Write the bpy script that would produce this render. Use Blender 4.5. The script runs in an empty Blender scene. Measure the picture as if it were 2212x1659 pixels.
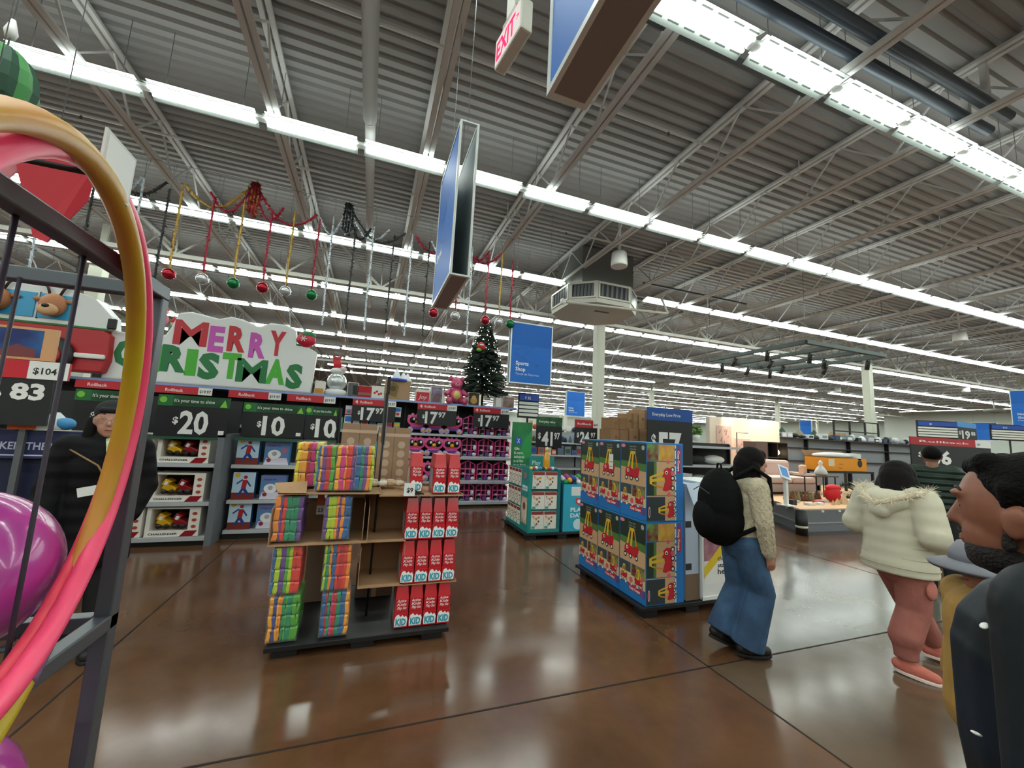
import bpy, math, random
from mathutils import Vector, Matrix
R0 = random.Random(7)
S = bpy.context.scene
COL = S.collection
# ---------------------------------------------------------------- camera
cam_d = bpy.data.cameras.new('camera'); cam = bpy.data.objects.new('camera', cam_d); COL.objects.link(cam)
cam_d.sensor_width = 36; cam_d.lens = 854.5 / 2212 * 36; cam_d.clip_start = .02; cam_d.clip_end = 300
_R = Matrix(((0.93905318, -0.08772017, -0.33239178), (-0.34029965, -0.10012032, -0.93497169), (0.04873671, 0.9911009, -0.1238694)))
cam.matrix_world = Matrix.Translation((0, 0, 1.62)) @ _R.to_4x4()
S.camera = cam
# ---------------------------------------------------------------- world, exposure
W = bpy.data.worlds.new('world'); S.world = W; W.use_nodes = True
W.node_tree.nodes['Background'].inputs[0].default_value = (.9, .95, 1, 1)
W.node_tree.nodes['Background'].inputs[1].default_value = 0.25
S.view_settings.view_transform = 'Standard'; S.view_settings.look = 'None'
S.view_settings.exposure = 0.9; S.view_settings.gamma = 1; S.view_settings.use_curve_mapping = False
S.cycles.max_bounces = 7; S.cycles.diffuse_bounces = 4; S.cycles.glossy_bounces = 4; S.cycles.transparent_max_bounces = 10
S.cycles.sample_clamp_indirect = 6; S.cycles.use_denoising = True; S.cycles.use_light_tree = True
LAMP_E = 14.0

# ---------------------------------------------------------------- materials
def lin(h):
    h = h.lstrip('#'); c = [int(h[i:i+2], 16) / 255 for i in (0, 2, 4)]
    return tuple((x / 12.92 if x <= .04045 else ((x + .055) / 1.055) ** 2.4) for x in c) + (1,)
_M = {}
def mat(h, rough=.5, metal=0, emit=0, noise=0, scale=20, bump=0, bscale=60, alpha=1, trans=0, coat=0, wave=None, sheen=0, spec=.5, h2=None):
    key = (h, rough, metal, emit, noise, scale, bump, bscale, alpha, trans, coat, wave, sheen, spec, h2)
    if key in _M: return _M[key]
    m = bpy.data.materials.new('material_' + h.strip('#')); m.use_nodes = True
    nt = m.node_tree; b = nt.nodes['Principled BSDF']; c = lin(h)
    b.inputs['Base Color'].default_value = c; b.inputs['Roughness'].default_value = rough
    b.inputs['Metallic'].default_value = metal; b.inputs['Alpha'].default_value = alpha
    b.inputs['Transmission Weight'].default_value = trans; b.inputs['Coat Weight'].default_value = coat
    b.inputs['Coat Roughness'].default_value = .08; b.inputs['Sheen Weight'].default_value = sheen
    b.inputs['Specular IOR Level'].default_value = spec
    tc = None
    def coord():
        nonlocal tc
        if tc is None: tc = nt.nodes.new('ShaderNodeTexCoord')
        return tc.outputs['Object']
    if emit:
        b.inputs['Emission Color'].default_value = c; b.inputs['Emission Strength'].default_value = emit
    if noise or h2:
        n = nt.nodes.new('ShaderNodeTexNoise'); n.inputs['Scale'].default_value = scale; n.inputs['Detail'].default_value = 4
        nt.links.new(coord(), n.inputs['Vector'])
        r = nt.nodes.new('ShaderNodeValToRGB')
        d = lin(h2) if h2 else tuple(x * (1 - noise) for x in c[:3]) + (1,)
        r.color_ramp.elements[0].color = d; r.color_ramp.elements[1].color = c
        r.color_ramp.elements[0].position = .35; r.color_ramp.elements[1].position = .65
        nt.links.new(n.outputs['Fac'], r.inputs['Fac']); nt.links.new(r.outputs['Color'], b.inputs['Base Color'])
    if bump:
        n = nt.nodes.new('ShaderNodeTexNoise'); n.inputs['Scale'].default_value = bscale; n.inputs['Detail'].default_value = 3
        nt.links.new(coord(), n.inputs['Vector'])
        bp = nt.nodes.new('ShaderNodeBump'); bp.inputs['Strength'].default_value = bump; bp.inputs['Distance'].default_value = .01
        nt.links.new(n.outputs['Fac'], bp.inputs['Height']); nt.links.new(bp.outputs['Normal'], b.inputs['Normal'])
    if wave:   # (direction, scale, strength, distortion)
        w = nt.nodes.new('ShaderNodeTexWave'); w.bands_direction = wave[0]; w.inputs['Scale'].default_value = wave[1]
        w.inputs['Distortion'].default_value = wave[3]; w.inputs['Detail'].default_value = 1
        nt.links.new(coord(), w.inputs['Vector'])
        bp = nt.nodes.new('ShaderNodeBump'); bp.inputs['Strength'].default_value = wave[2]; bp.inputs['Distance'].default_value = .03
        nt.links.new(w.outputs['Fac'], bp.inputs['Height']); nt.links.new(bp.outputs['Normal'], b.inputs['Normal'])
    _M[key] = m
    return m
def emis(h, s):
    key = ('e', h, s)
    if key in _M: return _M[key]
    m = bpy.data.materials.new('light_' + h.strip('#')); m.use_nodes = True; nt = m.node_tree; nt.nodes.clear()
    e = nt.nodes.new('ShaderNodeEmission'); e.inputs[0].default_value = lin(h); e.inputs[1].default_value = s
    o = nt.nodes.new('ShaderNodeOutputMaterial'); nt.links.new(e.outputs[0], o.inputs[0]); _M[key] = m
    return m
WHITE = mat('#e8e8e4', .45); BLACK = mat('#141414', .5); DGREY = mat('#2b2c2e', .5); STEEL = mat('#8a8d90', .4, .3)
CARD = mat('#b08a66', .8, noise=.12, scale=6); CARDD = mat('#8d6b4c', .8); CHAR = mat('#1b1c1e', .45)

# ---------------------------------------------------------------- mesh builder
_T = {}
def text_geo(s, bold):
    k = (s, bold)
    if k not in _T:
        cu = bpy.data.curves.new('text', 'FONT'); cu.body = s; cu.size = 1; cu.offset = bold; cu.resolution_u = 2
        cu.fill_mode = 'FRONT'
        o = bpy.data.objects.new('text', cu); me = bpy.data.meshes.new_from_object(o)
        vs = [(v.co.x, v.co.y) for v in me.vertices]; fs = [tuple(p.vertices) for p in me.polygons]
        bpy.data.objects.remove(o); bpy.data.meshes.remove(me); bpy.data.curves.remove(cu)
        _T[k] = (vs, fs)
    return _T[k]
class Fr:   # a drawing plane: origin, u, v; n faces the reader
    def __init__(s, O, U, V): s.O = Vector(O); s.U = Vector(U).normalized(); s.V = Vector(V).normalized(); s.N = s.U.cross(s.V)
    def p(s, u, v, n=0): return s.O + s.U * u + s.V * v + s.N * n
def front(x, y, z): return Fr((x, y, z), (1, 0, 0), (0, 0, 1))      # faces -y
def lface(x, y, z): return Fr((x, y, z), (0, -1, 0), (0, 0, 1))     # faces -x
class MB:
    def __init__(s): s.v = []; s.f = []; s.fm = []; s.sm = []; s.ms = []
    def mi(s, m):
        if m not in s.ms: s.ms.append(m)
        return s.ms.index(m)
    def add(s, vs, fs, m, smooth=False):
        o = len(s.v); s.v.extend([tuple(v) for v in vs]); k = s.mi(m)
        for f in fs: s.f.append(tuple(i + o for i in f)); s.fm.append(k); s.sm.append(smooth)
        return s
    def box(s, a, b, m, rot=None, piv=None):
        x0, y0, z0 = a; x1, y1, z1 = b
        vs = [Vector(p) for p in ((x0,y0,z0),(x1,y0,z0),(x1,y1,z0),(x0,y1,z0),(x0,y0,z1),(x1,y0,z1),(x1,y1,z1),(x0,y1,z1))]
        if rot is not None:
            c = Vector(piv) if piv else (Vector(a) + Vector(b)) / 2
            vs = [rot @ (v - c) + c for v in vs]
        return s.add(vs, [(0,3,2,1),(4,5,6,7),(0,1,5,4),(1,2,6,5),(2,3,7,6),(3,0,4,7)], m)
    def bar(s, p, q, w, h, m):          # rectangular bar from p to q
        p = Vector(p); q = Vector(q); d = (q - p).normalized(); up = Vector((0,0,1)) if abs(d.z) < .95 else Vector((0,1,0))
        a = d.cross(up).normalized() * w / 2; b = a.cross(d).normalized() * h / 2
        vs = [p-a-b, p+a-b, p+a+b, p-a+b, q-a-b, q+a-b, q+a+b, q-a+b]
        return s.add(vs, [(0,1,2,3),(7,6,5,4),(0,4,5,1),(1,5,6,2),(2,6,7,3),(3,7,4,0)], m)
    def tube(s, pts, r, m, n=8, closed=False, smooth=True):
        P = [Vector(p) for p in pts]; k = len(P); rs = r if isinstance(r, (list, tuple)) else [r] * k
        vs = []; prev = None
        for i, p in enumerate(P):
            if closed: d = P[(i + 1) % k] - P[i - 1]
            else: d = P[min(i + 1, k - 1)] - P[max(i - 1, 0)]
            d = d.normalized() if d.length > 1e-9 else Vector((0,0,1))
            if prev is None: a = d.orthogonal().normalized()
            else:
                a = prev - d * prev.dot(d); a = a.normalized() if a.length > 1e-6 else d.orthogonal().normalized()
            prev = a; b = d.cross(a)
            for j in range(n):
                t = 2 * math.pi * j / n; vs.append(p + (a * math.cos(t) + b * math.sin(t)) * rs[i])
        fs = []
        for i in range(k if closed else k - 1):
            i2 = (i + 1) % k
            for j in range(n): fs.append((i*n+j, i*n+(j+1)%n, i2*n+(j+1)%n, i2*n+j))
        if not closed: fs += [tuple(reversed(range(n))), tuple((k-1)*n+j for j in range(n))]
        return s.add(vs, fs, m, smooth)
    def lathe(s, prof, O, m, n=20, axis=(0,0,1), smooth=True):
        A = Vector(axis).normalized(); a = A.orthogonal().normalized(); b = A.cross(a); O = Vector(O); vs = []
        for r, z in prof:
            for j in range(n):
                t = 2*math.pi*j/n; vs.append(O + A*z + (a*math.cos(t) + b*math.sin(t))*r)
        fs = []
        for i in range(len(prof)-1):
            for j in range(n): fs.append((i*n+j, i*n+(j+1)%n, (i+1)*n+(j+1)%n, (i+1)*n+j))
        fs += [tuple(reversed(range(n))), tuple((len(prof)-1)*n+j for j in range(n))]
        return s.add(vs, fs, m, smooth)
    def ell(s, c, r, m, n=16, k=10, rot=None):
        c = Vector(c); rx, ry, rz = r if isinstance(r, (tuple, list)) else (r, r, r); vs = []
        for i in range(1, k):
            p = math.pi*i/k
            for j in range(n):
                t = 2*math.pi*j/n; w = Vector((rx*math.sin(p)*math.cos(t), ry*math.sin(p)*math.sin(t), rz*math.cos(p)))
                vs.append(c + (rot @ w if rot is not None else w))
        top = Vector((0,0,rz)); top = rot @ top if rot is not None else top
        vs += [c + top, c - top]; fs = []; N = (k-1)*n
        for i in range(k-2):
            for j in range(n): fs.append((i*n+j, (i+1)*n+j, (i+1)*n+(j+1)%n, i*n+(j+1)%n))
        for j in range(n): fs.append((N, j, (j+1)%n)); fs.append((N+1, (k-2)*n+(j+1)%n, (k-2)*n+j))
        return s.add(vs, fs, m, True)
    # decals on a frame
    def rect(s, F, u0, v0, u1, v1, m, n=.001): return s.add([F.p(u0,v0,n),F.p(u1,v0,n),F.p(u1,v1,n),F.p(u0,v1,n)], [(0,1,2,3)], m)
    def poly(s, F, pts, m, n=.001): return s.add([F.p(u,v,n) for u, v in pts], [tuple(range(len(pts)))], m)
    def disc(s, F, u, v, r, m, n=.001, k=14, rv=None):
        rv = rv or r; return s.poly(F, [(u+r*math.cos(2*math.pi*i/k), v+rv*math.sin(2*math.pi*i/k)) for i in range(k)], m, n)
    def prism(s, F, pts, t, m, back=None):   # outline pts, from n=0 (back) to n=t (front)
        k = len(pts); vs = [F.p(u,v,0) for u,v in pts] + [F.p(u,v,t) for u,v in pts]
        s.add(vs, [tuple(k+i for i in range(k)), tuple(reversed(range(k)))] + [(i,(i+1)%k,k+(i+1)%k,k+i) for i in range(k)], m); return s
    def text(s, F, t, u, v, size, m, n=.002, bold=0.0, w=None, shear=0, sx=1, align='l', depth=0):
        vs, fs = text_geo(t, bold)
        if not vs: return s
        x0 = min(p[0] for p in vs); x1 = max(p[0] for p in vs)
        k = size * sx
        if w: k = w / (x1 - x0)
        off = {'l': -x0, 'c': -(x0+x1)/2, 'r': -x1}[align]
        P = [(u + (p[0]+off)*k + p[1]*size*shear, v + p[1]*size) for p in vs]
        s.add([F.p(a,b,n) for a,b in P], fs, m)
        return s
    def build(s, name, parent=None, loc=None, bevel=0, mods=None):
        me = bpy.data.meshes.new(name); me.from_pydata(s.v, [], s.f)
        for m in s.ms: me.materials.append(m)
        me.polygons.foreach_set('material_index', s.fm); me.polygons.foreach_set('use_smooth', s.sm); me.update()
        o = bpy.data.objects.new(name, me); COL.objects.link(o)
        if parent: o.parent = parent
        if loc: o.location = loc
        if bevel:
            b = o.modifiers.new('bevel', 'BEVEL'); b.width = bevel; b.segments = 2; b.limit_method = 'ANGLE'; b.angle_limit = .9
        return o
def tag(o, label, cat=None, group=None, kind=None):
    o['label'] = label
    if cat: o['category'] = cat
    if group: o['group'] = group
    if kind: o['kind'] = kind
    return o
def empty(name, loc, label=None, cat=None, group=None, rz=0):
    o = bpy.data.objects.new(name, None); COL.objects.link(o); o.location = loc; o.rotation_euler = (0, 0, rz); o.empty_display_size = .1
    if label: tag(o, label, cat, group)
    return o
def dup(root, loc=None, rz=None, label=None, group=None):
    r = root.copy(); COL.objects.link(r)
    if loc is not None: r.location = loc
    if rz is not None: r.rotation_euler = (0, 0, rz)
    if label: r['label'] = label
    if group: r['group'] = group
    for c in root.children:
        d = c.copy(); COL.objects.link(d); d.parent = r
        for g in c.children:
            e = g.copy(); COL.objects.link(e); e.parent = d
    return r
def struct(o): o['kind'] = 'structure'; return o
ORD = ['first', 'second', 'third', 'fourth', 'fifth', 'sixth', 'seventh', 'eighth', 'ninth', 'tenth']
# ================================================================ SHELL
def floor_mat(c1, c2, rough):
    m = bpy.data.materials.new('polished_concrete'); m.use_nodes = True; nt = m.node_tree; b = nt.nodes['Principled BSDF']
    tc = nt.nodes.new('ShaderNodeTexCoord'); n = nt.nodes.new('ShaderNodeTexNoise'); n.inputs['Scale'].default_value = .9; n.inputs['Detail'].default_value = 6
    n.inputs['Roughness'].default_value = .62; r = nt.nodes.new('ShaderNodeValToRGB'); nt.links.new(tc.outputs['Object'], n.inputs['Vector'])
    r.color_ramp.elements[0].color = lin(c1); r.color_ramp.elements[1].color = lin(c2); r.color_ramp.elements[0].position = .32; r.color_ramp.elements[1].position = .7
    nt.links.new(n.outputs['Fac'], r.inputs['Fac']); nt.links.new(r.outputs['Color'], b.inputs['Base Color'])
    n2 = nt.nodes.new('ShaderNodeTexNoise'); n2.inputs['Scale'].default_value = 3; nt.links.new(tc.outputs['Object'], n2.inputs['Vector'])
    mr = nt.nodes.new('ShaderNodeMapRange'); mr.inputs['To Min'].default_value = rough; mr.inputs['To Max'].default_value = rough + .12
    nt.links.new(n2.outputs['Fac'], mr.inputs['Value']); nt.links.new(mr.outputs['Result'], b.inputs['Roughness'])
    bp = nt.nodes.new('ShaderNodeBump'); bp.inputs['Strength'].default_value = .02; bp.inputs['Distance'].default_value = .02
    n3 = nt.nodes.new('ShaderNodeTexNoise'); n3.inputs['Scale'].default_value = 2.2; nt.links.new(tc.outputs['Object'], n3.inputs['Vector'])
    nt.links.new(n3.outputs['Fac'], bp.inputs['Height']); nt.links.new(bp.outputs['Normal'], b.inputs['Normal'])
    b.inputs['Specular IOR Level'].default_value = .6
    return m
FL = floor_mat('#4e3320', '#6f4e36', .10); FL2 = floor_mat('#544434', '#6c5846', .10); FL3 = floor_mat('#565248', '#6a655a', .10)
XJ = [-21.69 + 4.03*i for i in range(22)]; YJ = [-13.7 + 4.03*i for i in range(21)]; YJ = [y for y in YJ]
b = MB()
jx = [-26] + XJ + [68]; jy = [-18] + YJ + [68]
for i in range(len(jx)-1):
    for j in range(len(jy)-1):
        x0, x1, y0, y1 = jx[i], jx[i+1], jy[j], jy[j+1]
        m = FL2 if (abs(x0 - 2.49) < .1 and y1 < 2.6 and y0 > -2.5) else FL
        b.add([(x0,y0,0),(x1,y0,0),(x1,y1,0),(x0,y1,0)], [(0,1,2,3)], m)
struct(b.build('floor'))
b = MB(); b.add([(2.95,2.425,.0015),(6.42,2.43,.0015),(6.42,3.1,.0015),(6.2,4.62,.0015),(4.9,3.72,.0015),(3.9,3.0,.0015)], [(0,1,2,3,4,5)], FL3)  # grey slab area with the bright floor reflection put into its colour and outline
struct(b.build('floor_sheen_patch'))
b = MB(); jm = mat('#1c120c', .7)
for x in XJ: b.add([(x-.006,-18,.002),(x+.006,-18,.002),(x+.006,66,.002),(x-.006,66,.002)], [(0,1,2,3)], jm)
for y in YJ: b.add([(-26,y-.006,.002),(62,y-.006,.002),(62,y+.006,.002),(-26,y+.006,.002)], [(0,1,2,3)], jm)
struct(b.build('floor_joint'))
# ceiling: fluted steel deck, flutes along x
DECK = mat('#a3a3a1', .6, noise=.06, scale=1.5); b = MB(); prof = []
y = -18
while y < 67: prof += [(y, 6.2), (y+.075, 6.2), (y+.095, 6.245), (y+.145, 6.245), (y+.165, 6.2)]; y += .165
vs = [(x, py, pz) for x in (-26, 62) for py, pz in prof]; k = len(prof)
b.add(vs, [(i, i+1, k+i+1, k+i) for i in range(k-1)], DECK); struct(b.build('ceiling'))
WALLM = mat('#c9cfc6', .7)
def wall(name, a, c): struct(MB().box(a, c, WALLM).build(name))
wall('wall_right', (50, -18, 0), (50.3, 25.2, 6.2)); wall('wall_corner', (50, 25.2, 0), (62, 25.5, 6.2))
wall('wall_end', (62, 25.2, 0), (62.3, 67, 6.2)); wall('wall_back', (-26, 66.6, 0), (62.3, 67, 6.2))
wall('wall_left', (-26.3, -18, 0), (-26, 67, 6.2)); wall('wall_front', (-26, -18.3, 0), (50.3, -18, 6.2))
# joists
JM = mat('#dcdddb', .5); b = MB(); Y0, Y1 = 0, 13.1
for s_ in (-.045, .045):
    b.box((s_-.028, Y0, 5.50), (s_+.028, Y1, 5.53), JM); b.box((s_-.028, Y0, 6.12), (s_+.028, Y1, 6.16), JM)
    b.box((s_-.03*(1 if s_>0 else -1)-.004, Y0, 5.5), (s_-.03*(1 if s_>0 else -1)+.004, Y1, 5.56), JM)
k = 0; yy = Y0
while yy < Y1 - .6:
    b.bar((0, yy, 5.52), (0, yy+.6, 6.13), .022, .022, JM); b.bar((0, yy+.6, 6.13), (0, yy+1.19, 5.52), .022, .022, JM); yy += 1.19
jo = struct(b.build('ceiling_joist')); jo['group'] = 'open web roof joists'
YB = [10.1 + 13.1*j for j in range(-3, 5)]; first = True
for bay, y0 in enumerate(YB):
    for i in range(-12, 32):
        x = .47 + 1.94*i
        if y0 > 20 and x > 61: continue
        if first: o = jo; first = False
        else: o = jo.copy(); COL.objects.link(o)
        o.location = (x, y0, 0); o['group'] = 'open web roof joists'
# girders along x at each bay line, and columns
GM = mat('#d6d8d0', .5); CX = [6.3 + 12.6*i for i in range(-3, 5)]
b = MB(); L = 12.6
b.box((0, -.05, 5.0), (L, .05, 5.09), GM); b.box((0, -.08, 6.0), (L, .08, 6.12), GM)
for i in range(6):
    x = i*2.1; b.bar((x, 0, 5.06), (x+1.05, 0, 6.02), .035, .035, GM); b.bar((x+1.05, 0, 6.02), (x+2.1, 0, 5.06), .05, .05, GM); b.bar((x, 0, 5.06), (x, 0, 6.0), .03, .03, GM)
gm = struct(b.build('ceiling_girder')); gm['group'] = 'roof girders along the store'
COLM = mat('#d3d5c4', .5); c = MB().box((-.13, -.13, 0), (.13, .13, 5.1), COLM).box((-.16,-.16,5.1), (.16,.16,5.14), COLM).box((-.06,-.06,5.14), (.06,.06,6.15), COLM)
cm = struct(c.build('column', bevel=.008)); cm['group'] = 'square steel columns'
first = True
for yb in [10.1 + 13.1*j for j in range(-2, 5)]:
    for x in CX:
        if x > 61: continue
        if first: g, q = gm, cm; first = False
        else: g = gm.copy(); q = cm.copy(); COL.objects.link(g); COL.objects.link(q)
        g.location = (x, yb, 0); q.location = (x, yb, 0) if not (abs(x + 6.3) < .1 and 10 < yb < 11) else (-6.35, 11.9, 0)
# ---------------------------------------------------------------- strip lights
LW = emis('#f4fff8', LAMP_E); HOUS = mat('#b9beba', .35); WING = mat('#737a76', .4); UPFILL = emis('#f4fff8', 2.0); SLOT = mat('#4a504c', .6)
def lamp_parts(detail):
    h = MB(); h.box((.03, -.035, .03), (1.155, .035, .075), HOUS)
    for s_ in (-1, 1):
        ya, yb = .035*s_, .155*s_
        h.add([(.04,ya,.06),(1.14,ya,.06),(1.14,yb,.005),(.04,yb,.005),(.04,ya,.066),(1.14,ya,.066),(1.14,yb,.011),(.04,yb,.011)],
              [(0,1,2,3),(7,6,5,4),(3,2,6,7)] if s_ > 0 else [(3,2,1,0),(4,5,6,7),(7,6,2,3)], WING)
        if detail:
            for q in range(6): h.box((.08+q*.185, yb-.05*s_-.008, .024), (.2+q*.185, yb-.05*s_+.008, .034), SLOT)
    h.box((0, -.04, .02), (.06, .04, .06), HOUS).box((1.125, -.04, .02), (1.185, .04, .06), HOUS)
    h.add([(.05,-.1,.0775),(1.13,-.1,.0775),(1.13,.1,.0775),(.05,.1,.0775)], [(0,1,2,3)], UPFILL)  # upward glowing strip added on the housing to brighten the ceiling deck
    h.bar((.2, 0, .0775), (.2, 0, .84), .006, .006, STEEL); h.bar((.98, 0, .0775), (.98, 0, .84), .006, .006, STEEL)
    t = MB()
    for s_ in (-.06, .06):
        if detail: t.tube([(.065, s_, .012), (1.12, s_, .012)], .017, LW, n=8)
        else: t.box((.06, s_-.026, .0), (1.12, s_+.026, .03), LW)
    return h, t
rows = [2.42, 5.40, 8.55] + [11.65 + 3.11*i for i in range(18)]
# near fixtures carry housing and tubes; far ones are one mesh
e0 = empty('strip_light', (0,0,5.36), 'x', 'ceiling light'); h, t = lamp_parts(True)
h.build('lamp_housing', e0); tb = MB(); tc_ = None
for s_ in (-.06, .06): MB().tube([(.065, s_, .012), (1.12, s_, .012)], .017, LW, n=8).build('fluorescent_tube', e0)
h, t = lamp_parts(False); fh = MB(); fh.v, fh.f, fh.fm, fh.sm, fh.ms = h.v, h.f, h.fm, h.sm, list(h.ms)
fh.add(t.v, t.f, LW); far0 = fh.build('strip_light'); far0['category'] = 'ceiling light'
proj_R = _R.transposed()
def px(p):
    q = proj_R @ (Vector(p) - Vector((0,0,1.62)))
    if q.z > -.05: return None
    return 1106 - 854.5*q.x/q.z, 829.5 + 854.5*q.y/q.z, -q.z
cand = []; rest = []
ordn = lambda k: ORD[k] if k < 10 else str(k+1) + 'th'
for ri, y in enumerate([-13.2, -10.1, -7.0, -3.9, -.7] + rows):
    for k in range(-14, 54):
        x = -2.79 + 1.185*k
        if x > 45.5 and y < 26 or x > 60: continue
        if ri == 7 and 4.2 < x < 6.2: continue
        if ri > 9 and (k * 7 + ri * 5) % 29 == 0: continue
        if x < -18: continue
        if ri > 14 and x < 0: continue
        P = px((x+.6, y, 5.36)); vis = P and -60 < P[0] < 2272 and -40 < P[1] < 1659
        (cand if vis else rest).append(((P[2] if vis else 99 + y), x, y, ri-5, k))
cand.sort(); near = cand[:300]; rest += cand[300:]
n1 = 0; f1 = 0
for d, x, y, ri, k in near:
    lab = 'white fluorescent strip light in row %d of the ceiling, fixture %d along' % (ri+1, k+3 if k+3 > 0 else 60+k)
    rn = {0: 'the row over the cameraside blue sign', 1: 'the long row above the garlands'}.get(ri, 'ceiling row %d counted from the entrance' % (ri+1))
    lab = 'white twin tube strip light, fixture %d along %s' % (k+8, rn)
    if d < 9:
        o = e0 if n1 == 0 else dup(e0); n1 += 1; o.location = (x, y, 5.36)
    else:
        o = far0 if f1 == 0 else far0.copy()
        if f1: COL.objects.link(o)
        f1 += 1; o.location = (x, y, 5.36)
    o['label'] = lab; o['group'] = 'fluorescent strip lights in rows'; o['category'] = 'ceiling light'
sb = MB()
for d, x, y, ri, k in rest:
    sb.box((x+.02, y-.15, 5.372), (x+1.165, y+.15, 5.42), HOUS); sb.add([(x+.05,y-.1,5.423),(x+1.13,y-.1,5.423),(x+1.13,y+.1,5.423),(x+.05,y+.1,5.423)],[(0,1,2,3)],UPFILL); sb.add([(x+.03,y-.09,5.365),(x+1.155,y-.09,5.365),(x+1.155,y+.09,5.365),(x+.03,y+.09,5.365)], [(3,2,1,0)], LW)  # each with the same added strip on top, glowing up at the deck
for j in range(16):   # perimeter row along the wall
    yy = 12.5 + j*1.185*.7
    if abs(yy+.4-23.2) < .7: continue
    sb.box((46.2, yy, 5.372), (46.5, yy+.8, 5.42), HOUS); sb.add([(46.25,yy,5.365),(46.45,yy,5.365),(46.45,yy+.8,5.365),(46.25,yy+.8,5.365)], [(3,2,1,0)], LW)
o = sb.build('distant_strip_lights'); tag(o, 'countless strip lights far down the ceiling toward the back wall', 'ceiling light', 'fluorescent strip lights in rows', 'stuff')
# ================================================================ SHELVING
SHELFM = mat('#b9bcbf', .4, .1); RAILB = mat('#22283a', .4); BLUEEDGE = mat('#8fa6d8', .4); BACKM = mat('#1d1e20', .6)
RED = mat('#c8202f', .45); GRN = mat('#1f6b35', .5); LGRN = mat('#7cc043', .5); WALB = mat('#0053a8', .4)
def gondola(name, x0, x1, yf, depth, zs, ztop, label, cat='shelving unit', uprights=None, edge=None, back=None, cap=True, group=None):
    r = empty(name, (x0, yf, 0), label, cat, group); w = x1 - x0
    MB().box((0, depth-.04, 0), (w, depth, ztop), back or BACKM).build('back_panel', r)
    MB().box((0, .03, 0), (w, depth-.041, .09), BLACK).build('base_deck', r)
    for z in zs:
        b = MB(); b.box((.01, .012, z-.03), (w-.01, depth-.041, z), SHELFM); sf = b.build('shelf', r); MB().box((.01, 0, z-.045), (w-.01, .011, z+.005), edge or SHELFM).build('price_rail', sf)
    for u in (uprights if uprights is not None else [0, w]):
        MB().box((u-.012, depth-.1, .09), (u+.012, depth-.042, ztop-.02), mat('#3a3b3d', .4)).build('upright', r)
    if cap: MB().box((-.02, 0, ztop), (w+.02, depth, ztop+.03), RAILB).box((-.02, -.02, ztop+.005), (w+.02, -.001, ztop+.045), BLUEEDGE).build('top_rail', r)
    return r
main = gondola('toy_gondola', -6.6, 3.18, 8.6, .62, [.09, .53, 1.05, 1.53], 2.16, 'long black store gondola of pink toys under the blue edged top rail',
               uprights=[0, 1.2, 2.4, 3.6, 4.8, 6.0, 7.35, 8.55, 9.78])
bay = gondola('toy_endcap', -4.3, -1.83, 6.3, .8, [.11, .54, 1.03], 1.9, 'black shelf bay holding yellow and red toy vehicles under the green signs', cap=False, uprights=[0, 1.2])
MB().box((2.455, -.03, 0), (2.53, .8, 1.42), mat('#6c6f74', .4)).build('side_panel', bay)
MB().box((0, -.02, 1.34), (2.45, .01, 1.38), mat('#2e5b4a', .4)).build('sign_rail', bay)
bay2 = gondola('toy_endcap', -1.29, -.42, 6.55, .55, [.12, .52, 1.0], 1.9, 'black shelf bay with blue picture boxes behind the striped packs', cap=False, uprights=[.86])
bay2.location.x = -1.74
for ch in list(bay2.children): pass
bay3 = gondola('toy_endcap', -.86, -.42, 6.55, .55, [.12, .52, 1.0], 1.9, 'short black shelf bay hidden behind the top row of striped packs', cap=False, uprights=[.43])

def price_sign(x0, x1, z0, z1, y, price, style, label, group='black price signs on the toy shelves', cents=None, hide=False):
    r = empty('price_sign', (x0, y, z0), label, 'price sign', group); w = x1-x0; h = z1-z0; hh = h*(.27 if style != 'plain' else 0)
    b = MB(); b.box((0, 0, 0), (w, .015, h-hh), CHAR); F = front(0, 0, 0); th = (h-hh)
    s_ = th*.62; wn = .60*s_*len(price)
    u = w*.20 if cents else w*.32
    b.text(F, '$', u-.30*s_, th*.42, s_*.5, WHITE, .002, .03)
    b.text(F, price, u, th*.1, s_*1.72, WHITE, .002, .03, w=wn*1.12)
    if cents: b.text(F, cents, u+wn*1.16, th*.52, s_*.78, WHITE, .002, .03)
    if style == 'green': b.rect(F, w*.88, th*.08, w*.96, th*.22, WHITE)
    b.build('price_card', r)
    if hh:
        b = MB(); b.box((0, -.004, th), (w, .015, h), RED if style == 'rollback' else mat('#1b5a30', .5, h2='#0f3c20', scale=4)); F = front(0, -.004, th)
        if style == 'rollback':
            b.rect(F, w*.75, .0, w, hh, mat('#ecebe6', .6)); b.text(F, '$19.97', w*.78, hh*.25, hh*.6, BLACK, .002, .02, w=w*.19)
            b.text(F, 'Rollback', w*.17, hh*.3, hh*.58, mat('#f6d9d4', .5), .002, .02)
            b.poly(F, [(w*.05,hh*.55),(w*.08,hh*.3),(w*.11,hh*.2),(w*.12,hh*.5),(w*.10,hh*.8)], mat('#f6d9d4', .5))
        else:
            b.rect(F, 0, 0, w*.2, hh, GRN); b.disc(F, w*.07, hh*.55, hh*.28, LGRN, .002)
            b.text(F, "It's your time to shine", w*.22, hh*.38, hh*.42, WHITE, .003, .01, w=w*.56)
            b.poly(F, [(w*.86,hh*.08),(w*.97,hh*.08),(w*.925,hh*.8)], LGRN, .002)
        b.build('header', r)
    return r
MB().box((0,-.03,1.34),(.86,-.001,1.39),mat('#2e5b4a',.4)).build('sign_rail',bay2); MB().box((0,-.03,1.34),(.43,-.001,1.39),mat('#2e5b4a',.4)).build('sign_rail',bay3)
price_sign(-2.54, -1.76, 1.38, 1.90, 6.27, '20', 'green', 'black $20 sign under a green time to shine strip, above the yellow toy vehicles')
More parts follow.
